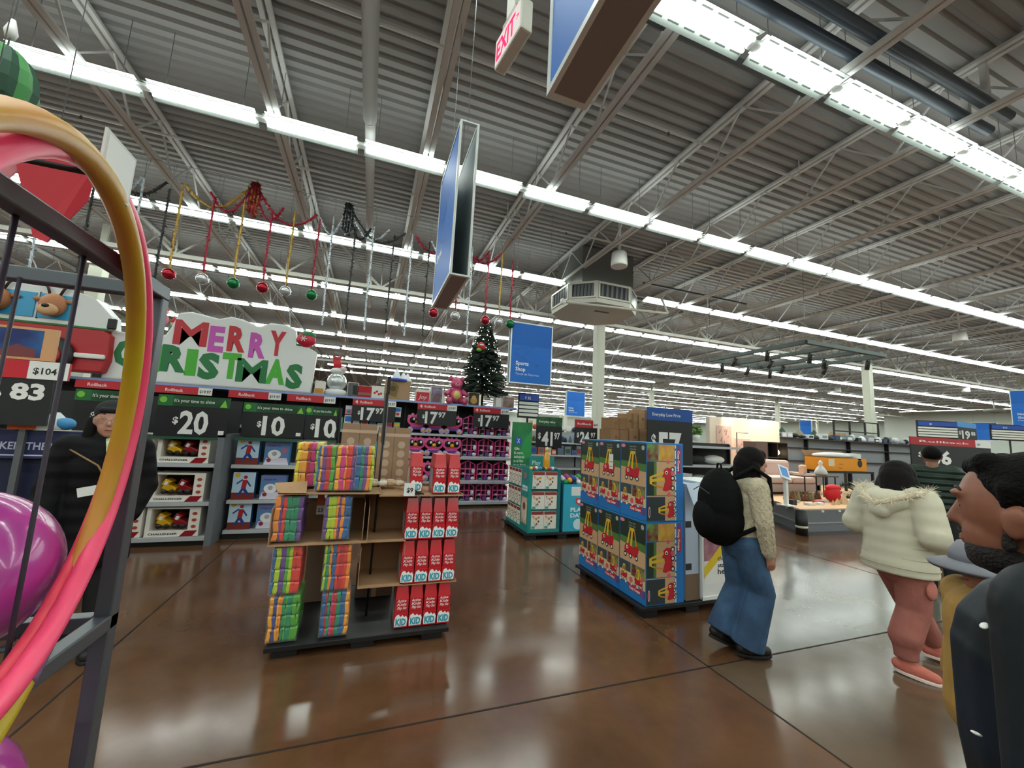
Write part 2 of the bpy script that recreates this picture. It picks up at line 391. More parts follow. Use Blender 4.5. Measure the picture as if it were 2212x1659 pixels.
price_sign(-1.66, -.88, 1.40, 1.87, 6.50, '10', 'green', 'black $10 sign under a green time to shine strip, beside the $20 sign')
price_sign(-.865, -.44, 1.40, 1.87, 6.50, '10', 'green', 'black $10 sign cut by a thin wire, directly above the striped packs')
price_sign(-3.35, -2.60, 1.40, 1.90, 6.27, '15', 'green', 'black price sign with green strip behind the head of the woman in the black coat')
for i, (x0, lab) in enumerate([(-.33, 'red rollback $17.97 sign behind the black pole of the pallet display'), (.95, 'red rollback $17.97 sign over the pink owl toys'), (2.17, 'red rollback $17.97 sign over the pink dollhouses')]):
    price_sign(x0, x0+.84, 1.72, 2.16, 8.55, '17', 'rollback', lab, 'red topped rollback signs', '97')
for x0, lab in [(-3.55, 'red rollback strip beneath the letter H of the christmas sign'), (-2.45, 'red rollback strip under the T of the christmas sign'), (-1.5, 'red rollback strip by the lower corner of the christmas sign'), (-4.6, 'red rollback strip under the front wheel of the festive bus')]:
    b = MB(); b.box((0,0,0), (.85,.015,.13), RED); F = front(0,0,0); b.rect(F, .64, 0, .85, .13, mat('#ecebe6', .6)); b.text(F, '$19.97', .66, .035, .07, BLACK, .002, .02, w=.17)
    b.text(F, 'Rollback', .16, .035, .075, mat('#f6d9d4', .5), .002, .02); tag(b.build('price_strip', loc=(x0, 8.55, 2.03)), lab, 'price sign', 'red topped rollback signs')

# ---- boxes of toy vehicles (yellow and red)
YEL = mat('#d9a514', .35); DRED = mat('#8e1720', .35); CREAM = mat('#e9e4da', .6)
def vehicle_box():
    r = empty('toy_box', (0,0,0)); b = MB(); w, h, d = .56, .36, .3
    b.box((0,0,0),(w,d,.075),CREAM).box((0,0,h-.02),(w,d,h),CREAM).box((0,0,.075),(.045,d,h-.02),CREAM).box((w-.12,0,.075),(w,d,h-.02),CREAM).box((.045,d-.02,.075),(w-.12,d,h-.02),BLACK)
    F = front(0,0,0); b.text(F, 'CHALLENGER', .04, .025, .03, BLACK, .002, .03, w=.3); b.poly(F, [(.36,.0),(.5,.0),(.55,.07),(.42,.07)], DRED)
    for q in range(3): b.disc(F, w-.06, .12+q*.08, .028, mat('#b5452e', .5), .002, rv=.02)
    b.build('carton', r)
    for x, m, n_ in ((.1, YEL, 'y'), (.27, DRED, 'r')):
        c = MB(); rot = Matrix.Rotation(.45, 3, 'Y'); c.box((x,.02,.13),(x+.15,.2,.2), m, rot); c.box((x-.0,.03,.19),(x+.075,.19,.27), m, rot); c.box((x+.02,.015,.2),(x+.06,.03,.25), WHITE, rot)
        tv = c.build('toy_vehicle', r, bevel=.008)
        for q in (.03, .11): MB().lathe([(.03,0),(.03,.03)], (x+q,.035,.125), BLACK, 10, (0,-1,0)).build('wheel', tv)
    return r
v = vehicle_box()
spots = [(x, z, n1, n2) for z, n1 in ((1.035,'top'),(.545,'middle'),(.115,'bottom')) for x, n2 in ((-2.50,'beside the grey side panel'),(-3.1,'farther from the side panel'),(-3.7,'third from the side panel'))]
for i, (x, z, n1, n2) in enumerate(spots):
    o = v if i == 0 else dup(v); o.location = (x, 6.34, z)
    tag(o, 'open cream carton of yellow and red toy vehicles, %s shelf, %s' % (n1, n2), 'toy box', 'cartons of yellow and red toy vehicles')
# ---- picture boxes
def pic_box(name, w, h, d, base, fn, bevel=0):
    b = MB(); b.box((0,0,0),(w,d,h),base); fn(b, front(0,0,0), w, h); return b.build(name)
def pic_hero(b, F, w, h):
    b.rect(F,0,0,w,h,mat('#b9d4e6',.4)); b.rect(F,0,0,w,h*.25,mat('#7a2b22',.4),.0015)
    c = mat('#b21f24',.4); n = mat('#1d3f8c',.4)
    b.poly(F,[(w*.4,h*.4),(w*.62,h*.42),(w*.66,h*.72),(w*.45,h*.72)],c,.002); b.disc(F,w*.56,h*.82,w*.09,c,.002)
    b.poly(F,[(w*.42,h*.4),(w*.6,h*.42),(w*.8,h*.18),(w*.7,h*.15),(w*.5,h*.33),(w*.35,h*.12),(w*.25,h*.15)],n,.0025)
    b.poly(F,[(w*.45,h*.7),(w*.2,h*.55),(w*.17,h*.6),(w*.44,h*.76)],n,.0025); b.poly(F,[(w*.66,h*.7),(w*.85,h*.5),(w*.8,h*.46),(w*.62,h*.64)],n,.0025)
    b.disc(F,w*.2,h*.9,w*.12,mat('#e3b52a',.4),.002)
def pic_gadget(b, F, w, h):
    b.rect(F,0,0,w,h,mat('#6f6fa0',.4,h2='#3d87b5',scale=8)); b.poly(F,[(0,0),(w,0),(w*.9,h*.3),(w*.1,h*.3)],mat('#d5cfe0',.4),.0015)
    b.disc(F,w*.4,h*.45,w*.26,WHITE,.002,rv=h*.2); b.disc(F,w*.4,h*.48,w*.1,mat('#a9a5c0',.4),.003); b.disc(F,w*.78,h*.62,w*.14,mat('#a06a8e',.4),.002)
    b.text(F,'Pocket Set',w*.12,h*.8,h*.1,mat('#5c2a86',.4),.002,.03,w=w*.5); b.disc(F,w*.2,h*.2,w*.09,mat('#8e2a3c',.4),.003)
p1 = pic_box('toy_box', .27, .37, .12, mat('#2a5d9c',.4), pic_hero); p2 = pic_box('toy_box', .32, .33, .14, mat('#3d87b5',.4), pic_gadget)
for i, (z, n1) in enumerate(((1.005,'top'),(.525,'middle'),(.125,'bottom'))):
    a = p1 if i == 0 else p1.copy(); c = p2 if i == 0 else p2.copy()
    if i: COL.objects.link(a); COL.objects.link(c)
    a.location = (-1.70, 6.60, z); c.location = (-1.36, 6.60, z)
    tag(a, 'pale blue box picturing a red and blue acrobat on the %s shelf' % n1, 'toy box', 'picture boxes beside the striped packs')
    tag(c, 'lilac box picturing a white gadget on the %s shelf' % n1, 'toy box', 'picture boxes beside the striped packs')
# ---- pink owl toys and dollhouses
PINK = mat('#f0559c',.4); PINK2 = mat('#f88cc4',.4); PURP = mat('#6a3c8c',.45); DPUR = mat('#2a0d26',.5); YELL = mat('#f0b41c',.4); TEAL = mat('#2fae96',.4)
def owl():
    r = empty('owl_toy', (0,0,0)); b = MB()
    for u in (-.09,.09): b.lathe([(.12,0),(.12,.06)], (u,.08,.27), PINK, 16, (0,-1,0))
    b.box((-.13,.03,.1),(.13,.1,.25),PINK); 
    for u in (-.17,.17,-.1,.1,0): b.ell((u,.06,.37 if abs(u)<.15 else .33),(.035,.03,.05),PINK2,8,6)
    b.build('body', r, bevel=.008)
    for u in (-.09,.09): MB().lathe([(.07,0),(.07,.02)], (u,.02,.27), BLACK, 14, (0,-1,0)).ell((u+.02,.0,.29),(.025,.008,.03),WHITE,8,6).build('eye', r)
    MB().ell((0,.0,.235),(.042,.03,.042),YELL,12,8).build('beak', r)
    MB().box((-.17,.02,.07),(.17,.12,.13),PURP).build('chassis', r, bevel=.01)
    for u in (-.14,.14): MB().lathe([(.06,0),(.06,.04)], (u,.03,.06), mat('#c9b3dd',.4), 14, (0,-1,0)).lathe([(.025,0),(.025,.01)], (u,-.01,.06), YELL, 10, (0,-1,0)).build('wheel', r)
    return r
def dollhouse():
    r = empty('dollhouse', (0,0,0)); b = MB(); w, h = .35, .44; F = front(0,0,0)
    b.box((0,.2,0),(w,.215,h*.8),DPUR); b.prism(Fr((0,.2,0),(1,0,0),(0,0,1)), [(0,h*.8),(w,h*.8),(w/2,h)], .01, DPUR); b.build('back_wall', r)
    b = MB()
    for x in (0,w*.34,w*.64,w-.014): b.box((x,.1,.02),(x+.014,.2,h*.78 if x in (0,w-.014) else h*.9),PINK)
    for z in (h*.3,h*.56): b.box((.014,.101,z),(w-.014,.199,z+.012),PINK2)
    b.bar((.005,.15,h*.79),(w/2,.15,h*.99),.1,.018,PINK); b.bar((w-.005,.15,h*.79),(w/2,.15,h*.99),.1,.018,PINK); b.build('frame', r)
    MB().box((-.01,-.03,0),(w+.01,.2,.018),mat('#d8cfe0',.5)).build('base', r)
    MB().box((w*.40,.02,.02),(w*.62,.05,h*.27),PURP).build('door', r)
    MB().box((.04,.03,.03),(.1,.12,.06),TEAL).build('toy_bed', r); MB().ell((w*.8,.06,.06),(.05,.04,.04),WHITE,8,6).build('toy_sofa', r); MB().ell((w*.82,.05,h*.48),(.04,.04,.06),mat('#dfe8ee',.4),8,6).build('toy_bath', r); MB().box((.05,.05,h*.32),(.1,.12,h*.4),mat('#cfc6d4',.4)).build('toy_table', r)
    return r
ow = owl(); dh = dollhouse(); io = id_ = 0
for z, n1 in ((1.535,'top'),(1.055,'second'),(.535,'third'),(.095,'bottom')):
    for k in range(3):
        o = ow if io == 0 else dup(ow); io += 1; o.location = (.98+k*.39, 8.66, z); o.scale = (1,1,.9 if z < .2 else 1)
        tag(o, 'pink owl ride-on toy with yellow beak, %s shelf, %s from the dollhouses' % (n1, ORD[2-k]), 'toy', 'pink owl toys')
        o = dh if id_ == 0 else dup(dh); id_ += 1; o.location = (1.99+k*.39, 8.65, z); o.scale = (1,1,.9 if z < .2 else 1)
        tag(o, 'pink toy dollhouse frame, %s shelf, %s from the owl toys' % (n1, ORD[k]), 'toy', 'pink dollhouses')
# coloured small goods behind the pallet display
gm_ = [mat(c,.45) for c in ('#2f7bd0','#d8e8f0','#d23b4a','#38a08c','#e8e6e0','#e57fb0','#f0c040')]
k = 0
for z in (.095,.535,1.055,1.535,1.80):
    for x in [-.62+.16*i for i in range(8)]:
        if z == 1.80 and k % 3: k += 1; continue
        h = R0.uniform(.16,.3) if z > .1 else .3; b = MB(); b.box((0,0,0),(.13,.1,h),gm_[k%7]); F = front(0,0,0); b.rect(F,.01,h*.55,.12,h*.92,gm_[(k+3)%7]); b.disc(F,.065,h*.3,.035,gm_[(k+5)%7],.002,rv=.03)
        o = b.build('packaged_toy', loc=(x, 8.68, z if z < 1.7 else 1.535+.31))
        tag(o, 'small %s packaged toy on the shelf behind the tall brown cartons, peg %d, level %d' % (['blue','pale','red','teal','white','pink','yellow'][k%7], int((x+.62)/.16+1.5), int(z*2)+1), 'toy', 'packaged toys behind the cartons'); k += 1

# ================================================================ TOP STOCK
ZT = 2.20
# merry christmas board
PL = mat('#e4e6e4', .35); r = empty('christmas_sign', (0, 8.72, ZT), 'big white Merry Christmas board with red pink and green letters', 'christmas decoration')
F = Fr((0,0,0),(1,0,0),(0,0,1)); X = lambda p: -1.12+(p-670)*.00765
out = [(X(254),0),(X(670),0),(X(676),.82),(X(655),.9),(X(628),.92),(X(622),1.22),(X(600),1.30),(X(565),1.30),(X(540),1.20),(X(505),1.30),(X(480),1.33),(X(455),1.26),(X(425),1.30),(X(400),1.33),(X(375),1.28),(X(364),1.0),(X(356),.85),(X(330),.83),(X(258),.83)]
MB().prism(F, out, .16, PL).build('board', r, bevel=.03)
RDL, PKL, GNL, LGL = mat('#c4162c',.4), mat('#c94fb4',.4), mat('#0f7338',.4), mat('#46b02e',.4)
for ch, x0, x1, z, m in [('M',372,438,.74,RDL),('E',441,472,.68,PKL),('R',479,517,.72,RDL),('R',525,561,.64,PKL),('Y',567,602,.72,RDL)]:
    MB().text(Fr((0,-.16,0),(1,0,0),(0,0,1)), ch, X(x0), z-.02, .62, m, .006, .026 if ch=='M' else .05, w=(x1-x0)*.00765).build('letter', r)
for ch, x0, x1, z, m in [('C',270,312,.26,GNL),('H',322,356,.22,LGL),('R',356,405,.24,GNL),('I',403,425,.2,LGL),('S',428,470,.16,GNL),('T',474,513,.2,LGL),('M',505,570,.14,GNL),('A',568,610,.16,LGL),('S',612,649,.1,GNL)]:
    MB().text(Fr((0,-.16,0),(1,0,0),(0,0,1)), ch, X(x0), z, .60, m, .006, .03 if ch=='M' else .06, w=(x1-x0)*.00765).build('letter', r)
r = empty('ornament_figure', (X(650)-.02, 8.6, ZT+.9), 'round red ornament with snowflake and green cap at the corner of the christmas sign', 'christmas decoration')
MB().ell((0,0,.15),(.17,.1,.15),mat('#cc2440',.3),20,12).build('ball', r); MB().ell((.02,.0,.25),(.14,.09,.08),mat('#1b7a4a',.4),14,8).ell((.09,0,.34),(.03,.03,.02),YEL,8,6).ell((-.12,0,.03),(.07,.05,.03),mat('#1b7a4a',.4),10,6).build('cap', r)
b = MB()
for a in range(3):
    t = a*math.pi/3; b.bar((-.04-.06*math.cos(t),-.095,.16-.06*math.sin(t)),(-.04+.06*math.cos(t),-.095,.16+.06*math.sin(t)),.012,.012,WHITE)
b.build('snowflake', r)
# festive bus
r = empty('festive_bus', (-4.18, 8.72, ZT), 'large red and white christmas bus with reindeer in its blue windows', 'christmas decoration')
bw = 3.4; F = Fr((0,0,0),(1,0,0),(0,0,1))
MB().prism(F, [(-bw,.08),(-.05,.08),(0,.3),(-.02,.72),(-.12,.8),(-bw,.8)], .3, mat('#b3242c',.45)).build('lower_body', r, bevel=.03)
MB().prism(F, [(-bw,.8),(-.12,.8),(-.02,.84),(-.05,1.05),(-.3,1.32),(-.6,1.42),(-bw,1.45)], .28, PL).box((-bw,-.302,.79),(-.05,-.281,.83),GRN).build('upper_body', r, bevel=.02)
WB = mat('#2f9ecf',.3)
WN=[]
for i, x in enumerate((-.95,-1.62,-2.3,-2.95)):
    wn_=MB().box((x-.02,-.30,.9),(x+.6 if i else x+.42,-.281,1.30),WB).box((x-.035,-.295,.88),(x-.02,-.281,1.32),mat('#0d2238',.4)).build('window', r); WN.append(wn_)
for i, (x, c) in enumerate(((-.78,'#b87a52'),(-1.45,'#a96b3f'),(-2.05,'#9c5a35'))):
    q = MB(); q.ell((x,-.33,1.12),(.17,.12,.19),mat(c,.6),16,10).ell((x,-.43,1.02),(.13,.07,.1),mat('#d2a679',.6),14,8).ell((x,-.49,1.07),(.05,.03,.035),BLACK,10,6)
    for s_ in (-1,1):
        q.ell((x+s_*.2,-.32,1.2),(.07,.03,.035),mat(c,.6),10,6); q.tube([(x+s_*.06,-.33,1.28),(x+s_*.1,-.33,1.4),(x+s_*.16,-.33,1.46)],.018,mat('#3a241a',.6),6)
    q.build('reindeer_head', WN[i])
for x in (-.72,-2.7):
    MB().lathe([(.3,0),(.33,.05),(.3,.1)],(x,-.3,.3),mat('#171719',.5),24,(0,-1,0)).lathe([(.19,.0),(.17,.02)],(x,-.4,.3),mat('#b3242c',.45),20,(0,-1,0)).lathe([(.07,0),(.06,.02)],(x,-.42,.3),WHITE,14,(0,-1,0)).build('wheel', r)
MB().box((-.5,-.36,.3),(-.02,-.301,.38),WHITE).build('bumper', r, bevel=.02); MB().box((-.06,-.36,.82),(.06,-.302,1.0),BLACK).build('mirror', r, bevel=.02)
for i,(x,c,n_) in enumerate(((-1.75,'#e3b92a','yellow'),(-1.45,'#2f9ecf','light blue'),(-1.1,'#b3242c','red'))):
    b = MB().box((x-.13,-.25,1.44),(x+.13,-.02,1.62),mat(c,.5)).box((x-.02,-.255,1.44),(x+.02,-.251,1.62),WHITE); o=b.build('gift_box', loc=(-4.16,8.72,ZT)); tag(o,'%s gift box riding on the roof of the festive bus' % n_,'gift box')
def figure(x, z, body, hat, lab, s_=1.0, y=8.8):
    r = empty('santa_figure', (x,y,z), lab, 'christmas decoration'); b = MB()
    b.ell((0,0,.14*s_),(.1*s_,.08*s_,.14*s_),body,14,10).build('body', r); MB().ell((0,0,.33*s_),(.07*s_,.07*s_,.075*s_),mat('#e9b59c',.6),12,8).build('head', r)
    MB().lathe([(.075*s_,.36*s_),(.05*s_,.44*s_),(.01*s_,.52*s_)],(0,0,0),hat,12).ell((0,0,.53*s_),.03*s_,WHITE,8,6).build('hat', r); MB().tube([(0,0,-(z-ZT)),(0,0,.02)],.008,BLACK,6).build('support_rod', r); return r
figure(-3.72, ZT+1.08, mat('#e88a9a',.5), RED, 'small pink santa figure between the bus and the christmas sign', .8, 8.9)
figure(-3.56, ZT+.9, GRN, RED, 'small elf figure in green peeping over the H of the christmas sign', .7, 8.9)
# assorted top stock
XS = lambda p: -1.28+(p-650)*.0096
def stock(name, p0, p1, h, fn, lab, cat='boxed goods', d=.25, base=CREAM, y=8.72):
    w = (p1-p0)*.0096; b = MB(); b.box((0,0,0),(w,d,h),base); fn(b, front(0,0,0), w, h); return tag(b.build(name, loc=(XS(p0), y, ZT)), lab, cat, 'boxed decorations on the top shelf')
stock('decoration_box', 672,690,.28, lambda b,F,w,h:(b.rect(F,.01,.02,w-.01,h*.45,mat('#c98b2e',.5)),), 'white box with ochre base squeezed beside the christmas sign')
r = empty('snow_globe', (XS(712), 8.85, ZT), 'clear silver snow globe topped by a red cardinal in a hat', 'christmas decoration')
MB().lathe([(.20,0),(.21,.1),(.15,.14)],(0,0,0),mat('#e8e8ea',.3),20).build('base', r); MB().ell((0,0,.30),(.19,.17,.19),mat('#cfd4d6',.15,.5,bump=.6,bscale=25),20,12).build('globe', r)
MB().ell((0,0,.52),(.15,.12,.07),WHITE,14,8).ell((.1,-.06,.56),(.07,.05,.05),mat('#d9c4c4',.5),10,6).build('snow_cap', r)
MB().ell((-.02,0,.66),(.08,.06,.1),RED,12,8).poly(front(0,-.03,0),[(-.1,.66),(-.12,.84),(-.02,.8),(.06,.86),(.02,.7)],RED).ell((.07,0,.6),(.08,.04,.04),mat('#8f0f1c',.5),10,6).build('bird', r)
stock('decoration_box', 735,757,.30, lambda b,F,w,h:(b.rect(F,.01,.01,w-.01,h-.01,mat('#55585c',.5)),b.rect(F,w*.5,.05,w*.9,h*.8,BLACK,.002)), 'grey photo box standing behind the red fabric bundle')
stock('folded_throw', 747,783,.24, lambda b,F,w,h:(b.rect(F,.0,.06,w,.11,mat('#8e6a62',.7)),), 'folded red throw stacked on the top shelf', 'textile', base=mat('#b3222e',.8,bump=.4))
stock('decoration_box', 784,810,.27, lambda b,F,w,h:[b.disc(F,w*(.25+.17*i),h*(.45+.12*math.sin(i*2)),.025,RED,.002) for i in range(4)], 'white carton printed with red berries')
r = empty('gift_bag', (XS(811), 8.70, ZT), 'brown paper gift bag stuffed with white and blue tissue', 'gift bag')
b = MB(); b.box((0,0,0),(.52,.3,.42),mat('#a98a62',.8)); F = front(0,0,0); b.poly(F,[(.06,.1),(.24,.06),(.28,.3),(.16,.38),(.06,.3)],mat('#7d6a3e',.8)); b.disc(F,.16,.24,.06,mat('#5d4a2e',.8),.002); b.rect(F,.3,.02,.5,.4,mat('#b08d6c',.8),.0015); b.build('bag', r)
b = MB()
for u, v_, hh in ((.0,.2,.12),(.1,.34,.30),(.28,.44,.22),(.38,.52,.2)): b.lathe([(.12,.38),(.08,.38+hh*.5),(.01,.4+hh)],((u+v_)/2,.13,0),mat('#e9edf4',.6,bump=.5,bscale=20),9)
b.lathe([(.22,.41),(.2,.46)],(.26,.13,0),mat('#3a4fb0',.6),12); b.build('tissue_paper', r)
stock('decoration_box', 878,909,.27, lambda b,F,w,h:(b.rect(F,.01,.01,w-.01,h*.8,mat('#c92432',.5)),b.text(F,'Joy',w*.2,h*.25,.13,WHITE,.002,.0,shear=.3)), 'red box with white script lettering on the top shelf')
stock('decoration_box', 911,938,.36, lambda b,F,w,h:(b.rect(F,.01,.01,w-.01,h-.01,mat('#8f8ca6',.5,h2='#6a4a58',scale=9)),b.disc(F,w*.5,h*.25,.09,mat('#7d5a5a',.5),.002)), 'lilac picture box next to the pink bear')
r = empty('teddy_bear', (XS(969), 8.72, ZT), 'shiny pink metallic teddy bear ornament sitting on the top shelf', 'toy')
BP = mat('#c9577a',.35,.3); MB().ell((0,0,.2),(.17,.13,.2),BP,18,12).ell((.0,-.09,.2),(.09,.05,.11),mat('#d9c070',.4,.3),12,8).build('body', r); MB().ell((0,-.02,.46),(.14,.12,.13),BP,16,10).ell((0,-.12,.43),(.06,.04,.045),mat('#e08aa4',.4),10,8).ell((0,-.16,.45),(.018,.012,.014),BLACK,8,6).build('head', r)
for s_ in (-1,1):
    MB().ell((s_*.13,0,.58),(.05,.03,.055),BP,10,8).build('ear', r); MB().tube([(s_*.12,-.02,.3),(s_*.2,-.06,.24),(s_*.24,-.1,.2)],[.06,.055,.05],BP,10).build('arm', r)
    MB().tube([(s_*.1,-.02,.08),(s_*.17,-.14,.06),(s_*.19,-.2,.07)],[.08,.07,.07],BP,10).build('leg', r)
stock('decoration_box', 999,1026,.30, lambda b,F,w,h:(b.rect(F,.01,.01,w-.01,h-.01,mat('#4a3a26',.5)),b.disc(F,w*.5,h*.4,.08,mat('#c99a4a',.5),.002),b.disc(F,w*.5,h*.62,.05,mat('#d8b070',.5),.003)), 'dark box with a golden wreath picture beside the christmas tree')
stock('decoration_box', 1066,1080,.22, lambda b,F,w,h:None, 'plain white box under the christmas tree', y=8.66)
stock('decoration_box', 1082,1112,.26, lambda b,F,w,h:(b.rect(F,.01,.01,w-.01,h-.01,mat('#7a5a50',.5,h2='#a58a80',scale=9)),), 'taupe picture box at the end of the top rail under the tree', y=8.66)
# tree
r = empty('christmas_tree', (2.45, 8.92, ZT), 'dark green lit christmas tree standing on the end of the gondola', 'christmas tree')
MB().tube([(0,0,0),(0,0,2.0)],[.03,.012],mat('#2c2118',.8),8).box((-.2,-.015,0),(.2,.015,.03),DGREY).box((-.015,-.2,0),(.015,.2,.03),DGREY).build('trunk', r)
b = MB(); ND = [mat('#27382c',.8),mat('#1c2a20',.8),mat('#3c4c40',.8)]; rr = random.Random(3)
for i in range(34):
    z = .34+i*.05; rad = .64*(1-(z-.3)/1.8)**.85+.05
    for j in range(15):
        t = rr.uniform(0,6.28); L_ = rad*rr.uniform(.72,1.05); p0 = Vector((math.cos(t)*.02, math.sin(t)*.02, z+.06)); p1 = Vector((math.cos(t)*L_, math.sin(t)*L_, z-.05+rr.uniform(-.04,.04)))
        m = ND[rr.randrange(3)]; b.tube([p0,(p0+p1)/2,p1],[.028,.03,.006],m,5,smooth=False)
        for q in range(6):
            a = p0.lerp(p1, .3+.12*q); dv = Vector((rr.uniform(-1,1),rr.uniform(-1,1),rr.uniform(-.6,.8))).normalized()*.09; b.tube([a,a+dv],[.018,.002],m,4,smooth=False)
fo = b.build('foliage', r)
b = MB(); LT = emis('#fff6e0', 4)
for i in range(170):
    z = rr.uniform(.3,1.95); rad = .62*(1-(z-.3)/1.8)**.85+.05; t = rr.uniform(0,6.28); b.ell((math.cos(t)*rad,math.sin(t)*rad,z-.02),.008,LT,6,4)
o = b.build('fairy_lights', fo); o['kind'] = 'stuff'
o = MB().ell((0,0,0),(.1,.05,.09),RED,12,8).ell((-.05,-.02,-.09),(.06,.04,.04),LGRN,8,6).ell((0,-.05,.02),(.05,.02,.02),WHITE,8,6).build('tree_ornament', loc=(2.22,8.42,ZT+1.32)); tag(o,'red and green ornament hanging on the side of the christmas tree','ornament')
# ================================================================ STRIPED PACKS PALLET
PLB = mat('#161719', .45)
def pallet(x0, y0, w, d, label, h=.10):
    r = empty('pallet', (x0, y0, 0), label, 'pallet'); b = MB()
    b.box((0,0,h-.025),(w,d,h),PLB).box((-.005,-.005,h-.03),(w+.005,.02,h+.004),PLB).box((-.005,d-.02,h-.03),(w+.005,d+.005,h+.004),PLB); b.build('deck', r, bevel=.004)
    for i in range(3):
        for j in range(3):
            x = .04+i*(w-.24)/2; y = .03+j*(d-.2)/2; MB().box((x,y,0),(x+.16,y+.14,h-.025),PLB).build('block', r, bevel=.004)
    return r
pallet(-.53, 3.27, 1.26, 1.05, 'black plastic pallet carrying striped packs and red boxes', .085)
PK = [mat(c, .35, bump=.3, bscale=40) for c in ('#f08a12','#128a5e','#3e4388','#e02f1c','#f2d60a','#d62a7c','#4fa51e','#6a3a8c','#f5a81c','#c81f22','#1f5f9c','#b4cc14')]
FILM = mat('#e6ebe8', .12, alpha=.07, coat=.3)
def pack(w, d, h, seed):
    r = empty('striped_pack', (0,0,0)); rr = random.Random(seed); n = max(5, int(w/.021)); b = MB(); x = 0
    while x < w - .004:
        t = min(rr.uniform(.012,.036), w-x); m = PK[rr.randrange(len(PK))]; q = 0; k_ = (seed%3-1)*.05; zs = [0, h*(.25+k_)+rr.uniform(-.004,.004), h*(.52+k_)+rr.uniform(-.004,.004), h*(.78+k_*.6)+rr.uniform(-.004,.004), h-rr.uniform(0,.008)]; off = [rr.uniform(-.005,.005) for _ in zs]
        for i in range(4):   # soft stacked segments, pinched at the folds
            z0, z1 = zs[i]+.003, zs[i+1]-.003
            vs = []
            for z, g in ((z0,.006),(z0+.012,0),(z1-.012,0),(z1,.006)):
                o_ = off[i]*(1 if z < (z0+z1)/2 else -1)
                vs += [(x+o_,g,z),(x+t+o_,g,z),(x+t+o_,d-g,z),(x+o_,d-g,z)]
            fs = [(0,3,2,1),(12,13,14,15)]
            for k in range(3): fs += [(k*4+j, k*4+(j+1)%4, k*4+4+(j+1)%4, k*4+4+j) for j in range(4)]
            b.add(vs, fs, m)
        x += t
    b.build('striped_stack', r)
    b = MB(); b.tube([(-.004,-.004,.0),(-.004,-.004,h)],.003,FILM,4); b.box((-.006,-.006,.0),(w+.006,d+.006,h+.006),FILM)
    b.build('shrink_wrap', r, bevel=.008)
    return r
pk_labels = {(0,0):'standing on the pallet deck at its outer corner',(0,1):'standing on the pallet deck nearer the black pole'}
for i,(x,y,z,w,h,lab) in enumerate([
    (-.535,3.32,.095,.185,.305,'bottom outer striped pack standing on the pallet deck corner'),(-.20,3.32,.095,.185,.305,'bottom inner striped pack standing on the pallet deck by the pole'),
    (-.55,3.32,.412,.18,.325,'striped pack one above the outer corner pack, under the cardboard tray'),(-.215,3.32,.412,.18,.325,'striped pack one above the inner bottom pack, under the cardboard tray'),
    (-.575,3.32,.772,.18,.315,'striped pack on the lower cardboard tray at its outer end'),(-.245,3.32,.772,.18,.315,'striped pack on the lower cardboard tray beside the dark gap'),
    (-.50,3.50,1.135,.18,.34,'striped pack set back on the upper tray behind the folded flap'),(-.33,3.33,1.125,.12,.34,'first front striped pack on the upper cardboard tray'),
    (-.20,3.33,1.125,.13,.34,'second front striped pack on the upper cardboard tray'),(-.06,3.33,1.125,.13,.34,'third front striped pack on the upper tray, beside the brown cartons')]):
    o = pack(w,.27,h,i+11); o.location = (x,y,z); tag(o,'multicoloured shrink-wrapped '+lab,'toy pack','shrink-wrapped striped packs')
def tray(x,y,z,w,d,hb,lab,front_lip=.02):
    r = empty('cardboard_tray',(x,y,z),lab,'cardboard tray','cardboard trays of the pallet display')
    MB().box((0,0,0),(w,d,.006),CARD).box((0,0,.006),(w,.005,front_lip),CARD).build('base',r)
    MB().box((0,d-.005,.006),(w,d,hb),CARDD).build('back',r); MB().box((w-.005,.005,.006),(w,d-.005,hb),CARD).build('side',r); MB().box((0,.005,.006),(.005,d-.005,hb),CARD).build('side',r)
    return r
tray(-.59,3.29,.745,.66,.46,.26,'brown cardboard tray under the third layer of striped packs',.012)
t = tray(-.56,3.29,1.105,.70,.60,.02,'brown cardboard tray under the top layer of striped packs',.012)
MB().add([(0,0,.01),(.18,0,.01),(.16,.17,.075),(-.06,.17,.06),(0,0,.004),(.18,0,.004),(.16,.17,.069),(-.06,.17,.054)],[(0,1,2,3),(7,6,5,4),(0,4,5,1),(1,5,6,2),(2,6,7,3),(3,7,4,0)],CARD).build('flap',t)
tray(.13,3.30,1.085,.66,.55,.02,'brown cardboard tray under the top layer of red boxes',.012)
for z, n1 in ((.40,'bottom'),(.733,'middle')):
    tray(.03,3.34,z,.33,.42,.30,'open brown cardboard tray beside the red boxes, %s one' % n1,.02)
r = tray(.36,3.345,.395,.43,.42,.012,'thin brown tray between the two lowest rows of red boxes',.01)
MB().box((.0,.40,.10),(.06,.42,.12),CARD)
# supporting inner cartons (under the trays, seen through the gaps)
INNER = mat('#6b5546', .8)
for k,(x,y,z,w,d,h,lab) in enumerate([(-.60,3.98,.09,.36,.3,.65,'plain brown inner carton holding up the trays at the outer side'),(.02,3.98,.09,.32,.3,.30,'plain brown inner carton standing behind the black pole')]):
    tag(MB().box((0,0,0),(w,d,h),INNER).box((w/2-.02,-.001,0),(w/2+.02,0,h),CARD).build('inner_carton',loc=(x,y,z)),lab,'carton')
